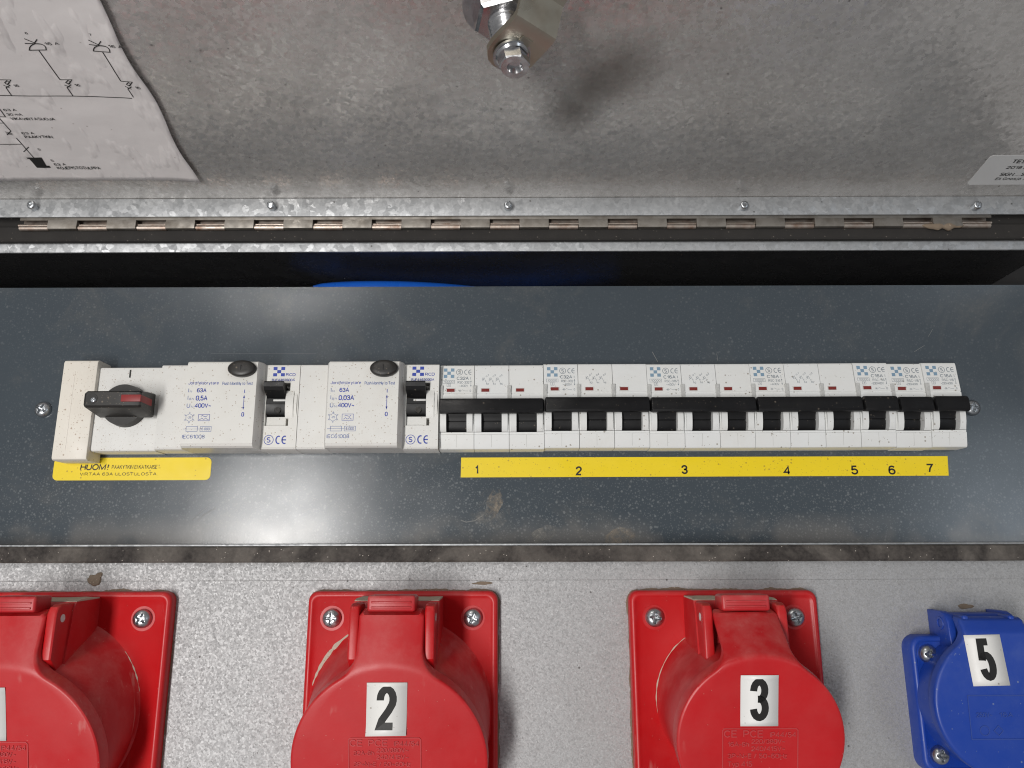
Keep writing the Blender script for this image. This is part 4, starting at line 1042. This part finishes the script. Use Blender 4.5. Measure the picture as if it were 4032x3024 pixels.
    for i, (w, v) in enumerate(right):
        pn = right[max(i - 1, 0)]; nn = right[min(i + 1, len(right) - 1)]
        t_ = Vector((nn[0] - pn[0], nn[1] - pn[1])).normalized(); no = Vector((t_.y, -t_.x))
        def IN(k_): return max(w - no.x * k_, .05), v - no.y * k_
        i1, i2, i3 = IN(.22), IN(.7), IN(1.3)
        row = [(w, v, -7.2), (w, v, -1.1), (*i1, -.45), (*i2, -.1), (*i3, 0.0)]
        mid = [(i3[0] * (1 - 2 * q_ / 14), i3[1], 0.0) for q_ in range(1, 14)]
        rows.append([bm.verts.new(P3(*p)) for p in row + mid] + [bm.verts.new(P3(-a_, b_, c_)) for a_, b_, c_ in row[::-1]])
    for A, Bq in zip(rows, rows[1:]):
        for j in range(len(A) - 1): bm.faces.new((A[j], A[j + 1], Bq[j + 1], Bq[j]))
    bm.faces.new(rows[0]); bm.faces.new(rows[-1][::-1])
    ld = obj("socket_lid", bm, M['red'], e, smooth=35)
    # finger tab with ridges
    bm = nb(); box(bm, xc - 10.4, xc + 10.4, YT - 2.6, YT + 10, tab_z - 5.4, tab_z + 1.4, 1.2, 3)
    tb = obj("finger_tab", bm, M['red_dusty'], ld, smooth=40)
    for k_ in range(2):
        bm = nb(); box(bm, xc - 8.7, xc + 8.7, YT - 3.1, YT - 2.3, tab_z - 4.1 + 2.2 * k_, tab_z - 3.2 + 2.2 * k_, .3); obj("tab_ridge", bm, M['red_dusty'], tb, smooth=40)
    # moulded data block on the lid
    k = Ink()
    for t_, u0, u1, v0, v1 in relief: k.text(t_, u0, u1, v0, v1, .15)
    k.pl([(-15.5, -21), (-15.5, 1.3), (-14.8, 2), (14.2, 2), (14.9, 1.3), (14.9, -21)], .35)
    off_u, off_v = num_box[4]
    k.build(lambda u, v: C + U * (u + off_u) + V * (v + off_v) + N * .12, "moulded_lettering", M['red_relief'], ld, world=True, thick=.4)
    # number label stuck on the lid
    u0, u1, v0, v1 = num_box[:4]; lift = num_box[5]
    e2 = empty("number_label", C + U * ((u0 + u1) / 2) + V * v0, numlabel, "label", "white number labels on the sockets")
    bm = nb(); rows = []
    for j in range(13):
        v = v0 + (v1 - v0) * j / 12; d = .12 + lift * max(0, 1 - j / 3.0) ** 2 + .3 * max(0, (j - 10.5) / 1.5) ** 2
        sk = num_box[6] * (v - (v0 + v1) / 2)
        rows.append((C + U * (u0 + sk) + V * v + N * d, C + U * (u1 + sk) + V * v + N * (d * .7 + .04)))
    vv = [[bm.verts.new(p) for p in r] for r in rows]
    for A, Bq in zip(vv, vv[1:]): bm.faces.new((A[0], A[1], Bq[1], Bq[0]))
    o = obj("label_sheet", bm, M['label_white'], e2, smooth=60); m_ = o.modifiers.new("s", 'SOLIDIFY'); m_.thickness = .12 * S
    k = Ink(); w_, h_ = u1 - u0, v1 - v0; um = (u0 + u1) / 2; vm = (v0 + v1) / 2
    fw = .25 if num != "1" else .14
    k.text(num, um - w_ * fw, um + w_ * fw, v0 + h_ * .10, v1 - h_ * .065, .165)
    def nm(u, v):
        j = 12 * (v - v0) / h_; d = .12 + lift * max(0, 1 - j / 3.0) ** 2
        return C + U * (u + num_box[6] * (v - vm)) + V * v + N * (d + .16)
    k.build(nm, "printed_number", M['ink_black'], e2, world=True)
    return e, (C, U, V, N)

def lab_box(lid_c, px0, px1, py0, py1):
    C, U, V, N = frame_of(lid_c, rad(15))
    f = lambda x, y: on_plane(x, y, C, N) - C
    a, b = f((px0 + px1) / 2, py1), f((px0 + px1) / 2, py0); l_, r_ = f(px0, (py0 + py1) / 2), f(px1, (py0 + py1) / 2)
    return l_.x, r_.x, a.dot(V), b.dot(V)
def relief_off(lid_c, px, py):
    C, U, V, N = frame_of(lid_c, rad(15)); p = on_plane(px, py, C, N) - C; return (p.x, p.dot(V) - 2)
RL32 = [("CE", -15, -9.6, -1.6, 1.4), ("PCE", -7.2, 1.0, -1.6, 1.4), ("IP44/54", 3.6, 14.2, -1.6, .6), ("32A-6h", -13.5, -4.8, -5.4, -3.4), ("220/380V~", -3.8, 9.8, -4.2, -2.2), ("240/415V~", -3.8, 9.8, -7.2, -5.2), ("3P+N+E / 50+60Hz", -13.5, 10.6, -10.2, -8.2), ("Typ 425", -13.5, -3.5, -13.6, -11.4)]
RL16 = [(t_.replace("32A", "16A").replace("425", "415"), *r) for t_, *r in RL32]
lc2 = (-52.7, 352, -81.8); lb = lab_box(lc2, 1443, 1602, 2686, 2893)
red_socket(-52.7, 45.2, 33.4, 42.0, -66.8, lc2, 41.8, 0, 346.5, -14.2, 14.1, "2", (*lb, relief_off(lc2, 1517, 2905), 1.3, .03), RL32,
           "red industrial socket with closed lid numbered 2, in the middle of the sheet", "white label with black figure two on the middle red socket lid, lower corner curling", ((118, 165, 1.3),))
lc3 = (100.0, 335.8, -69.8); lb = lab_box(lc3, 2915, 3064, 2657, 2858)
red_socket(100.0, 44.8, 33.2, 32.8, -61.8, lc3, 34.2, 0, 346.0, -14.2, 13.8, "3", (*lb, relief_off(lc3, 2996, 2868), .15, .0), RL16,
           "red industrial socket with smaller lid numbered 3, beside the blue socket", "white label with black figure three on the smaller red lid near the blue socket", ((110, 205, .9),))
lc1 = (-216.5, 352, -81.8); lb = lab_box(lc1, -134, 24, 2706, 2916)
red_socket(-216.5, 53.4, 40.6, 42.6, -66.8, lc1, 41.8, 0, 346.5, -14.2, 14.1, "1", (*lb, relief_off(lc1, -30, 2922), .3, .0), RL32,
           "red industrial socket cut off by the left edge of the picture", "white label cut off by the left picture edge on the leftmost red lid", ((10, 45, .6),))

# ================================================================== BLUE SOCKET
bc = Vector((214.8, YF, -62.6)); bh = 29.8
bs = empty("blue_socket", bc, "blue socket with hinged round lid numbered 5 at the right", "socket")
bm = nb(); rings = []
for inset, y, r in ((0, YF - .02, 6), (0, YF - 7.6, 6), (.5, YF - 8.6, 5.6), (1.5, YF - 9.2, 5), (2.4, YF - 9.0, 4.4), (2.9, YF - 8.3, 4.2)):
    rings.append([(x, y, z) for x, z in rrect(bc.x - bh + inset, bc.x + bh - inset, bc.z - bh + inset, bc.z + bh - inset, r)])
loft(bm, rings); obj("flange_plate", bm, M['blue'], bs, smooth=50)
for sx in (-1, 1):
    for sz in (-1, 1):
        screw(bs, (bc.x + sx * 22.3, YF - 8.9, bc.z + sz * 21.7), 4.1, 3.2, rot=random.uniform(0, 1.5))
Cb, U_, V_, N_ = frame_of((215.2, 360.5, -60.5), rad(3)); RB = 30.6
bm = nb(); B0 = Vector((bc.x, YF - 8.0, -61.5)); rings = []
for f, r in ((0, 29.4), (.3, 28.8), (1, 28.6)): rings.append(circ(B0.lerp(Cb - N_ * 5, f), U_, V_, r, 64))
loft(bm, rings); obj("socket_body", bm, M['blue'], bs, smooth=45)
# lid outline with hinge arm
aw = 14.6; rf = 9.0; vf = math.sqrt((RB + rf) ** 2 - (aw + rf) ** 2); a_s = math.atan2(vf, aw + rf); topv = 36.5
right = [(RB * math.cos(-math.pi / 2 + (a_s + math.pi / 2) * i / 40), RB * math.sin(-math.pi / 2 + (a_s + math.pi / 2) * i / 40)) for i in range(41)]
for i in range(1, 11):
    a = a_s + math.pi - a_s * i / 10; right.append((aw + rf + rf * math.cos(a), vf + rf * math.sin(a)))
right += [(aw, 33.0), (aw, 35.5), (aw - .8, topv)]
right.sort(key=lambda p: p[1]); right[0] = (.6, -RB)
fB = lambda x, y: (lambda p: (p.x, p.dot(V_)))(on_plane(x, y, Cb, N_) - Cb)
z4 = lambda x, y: fB(3350 + x * .5266, 2150 + y * .5266)
Q = [z4(915, 1048), z4(1190, 1042), z4(1110, 660), z4(840, 666)]
VB = max(p[1] for p in Q) + .4
bm = nb(); rows = []
def PB(u, v, d):
    s_ = max(0, v - VB); return Cb + U_ * u + V_ * v + N_ * (d - .55 * s_ - .02 * s_ * s_)
for i, (w, v) in enumerate(right):
    pn = right[max(i - 1, 0)]; nn = right[min(i + 1, len(right) - 1)]
    t_ = Vector((nn[0] - pn[0], nn[1] - pn[1])).normalized(); no = Vector((t_.y, -t_.x))
    IN = lambda k_: (max(w - no.x * k_, .05), v - no.y * k_)
    row = [(w, v, -4.8), (w, v, -1.4), (*IN(.3), -.6), (*IN(1.0), -.12), (*IN(1.8), 0)]
    rows.append([bm.verts.new(PB(*p)) for p in row] + [bm.verts.new(PB(-a_, b_, c_)) for a_, b_, c_ in row[::-1]])
for A, Bq in zip(rows, rows[1:]):
    for j in range(len(A) - 1): bm.faces.new((A[j], A[j + 1], Bq[j + 1], Bq[j]))
bm.faces.new(rows[0]); bm.faces.new(rows[-1][::-1])
bl_lid = obj("socket_lid", bm, M['blue'], bs, smooth=40)
# hinge bracket: barrel and slotted cheeks above the flange
hz = -27.0
bm = nb(); cyl(bm, (bc.x - 12.3, 374, hz), (bc.x + 12.3, 374, hz), 4.6, n=32); box(bm, bc.x - 12.3, bc.x + 12.3, 374, YF - .1, hz - 8, hz + 4.4, .4); obj("hinge_barrel", bm, M['blue'], bs)
for sx in (-1, 1):
    prf = [(YF - .1, hz + 5.6), (374, hz + 5.4), (370.6, hz + 4.0), (368.6, hz + 1), (368.4, hz - 4), (367.0, hz - 12), (YF - .1, hz - 14)]
    x0, x1 = bc.x + sx * 12.4, bc.x + sx * 15.8
    bm = nb(); prism(bm, prf, min(x0, x1), max(x0, x1), lambda p, z: (p, z))
    bmesh.ops.bevel(bm, geom=[ed for ed in bm.edges if abs(ed.verts[0].co.x - ed.verts[1].co.x) < .01], offset=.6, segments=2, profile=.5, affect='EDGES')
    hk = obj("hinge_lug", bm, M['blue'], bs, smooth=35)
    bm = nb(); rings = [circ((x1 + sx * .05, 375, hz), (0, 1, 0), (0, 0, 1), 3.0, 28), circ((x1 + sx * .35, 375, hz), (0, 1, 0), (0, 0, 1), 2.8, 28), circ((x1 + sx * .35, 375, hz), (0, 1, 0), (0, 0, 1), 1.9, 28), circ((x1 - sx * .6, 375, hz), (0, 1, 0), (0, 0, 1), 1.7, 28)]
    loft(bm, rings, False, True); obj("hinge_eye", bm, M['blue'], hk)
    bm = nb(); box(bm, bc.x + sx * 10.4 - 1.4, bc.x + sx * 10.4 + 1.4, 362.6, 374, hz - 8.5, hz + 4.2, 1.0, 3); obj("hinge_finger", bm, M['blue'], bs, smooth=40)
k = Ink(); k.frame(-16, 16, -14, 4, .35); k.text("16A", -3, 3, -5, -3, .14); k.text("250V~", -13, -6, -5, -3, .14); k.arc((-10, -10.5), 2, .3); k.pl([(-6, -10.5), (-4, -8.5), (-2, -10.5), (-4, -12.5)], .3, True)
k.build(lambda u, v: Cb + U_ * u + V_ * v + N_ * .1, "moulded_lettering", M['blue_relief'], bl_lid, world=True, thick=.3)
# number 5, stuck on slightly crooked
e5 = empty("number_label", Cb + U_ * Q[0][0] + V_ * Q[0][1], "white label with black number 5 stuck crooked on the blue lid", "label", "white number labels on the sockets")
def q5(s_, t_):
    u = (Q[0][0] * (1 - s_) + Q[1][0] * s_) * (1 - t_) + (Q[3][0] * (1 - s_) + Q[2][0] * s_) * t_
    v = (Q[0][1] * (1 - s_) + Q[1][1] * s_) * (1 - t_) + (Q[3][1] * (1 - s_) + Q[2][1] * s_) * t_
    return u, v
bm = nb(); vv = [[bm.verts.new(PB(*q5(s_, t_ / 10), .14)) for s_ in (0, .5, 1)] for t_ in range(11)]
for A, Bq in zip(vv, vv[1:]):
    for j in range(2): bm.faces.new((A[j], A[j + 1], Bq[j + 1], Bq[j]))
o = obj("label_sheet", bm, M['label_white'], e5, smooth=60); m_ = o.modifiers.new("s", 'SOLIDIFY'); m_.thickness = .12 * S
k = Ink(); k.text("5", -.23 * 14.5, .23 * 14.5, -8.3, 8.3, .17)
k.build(lambda u, v: PB(*q5(.5 + u / 14.5, .515 + v / 20.0), .30), "printed_number", M['ink_black'], e5, world=True)

# ------------------------------------------------------------------ render settings
scene.render.engine = 'CYCLES'
cy = scene.cycles; cy.max_bounces = 7; cy.diffuse_bounces = 3; cy.glossy_bounces = 4; cy.transmission_bounces = 4; cy.transparent_max_bounces = 6; cy.use_denoising = True; cy.filter_width = 1.1
scene.render.resolution_x = 1024; scene.render.resolution_y = 768
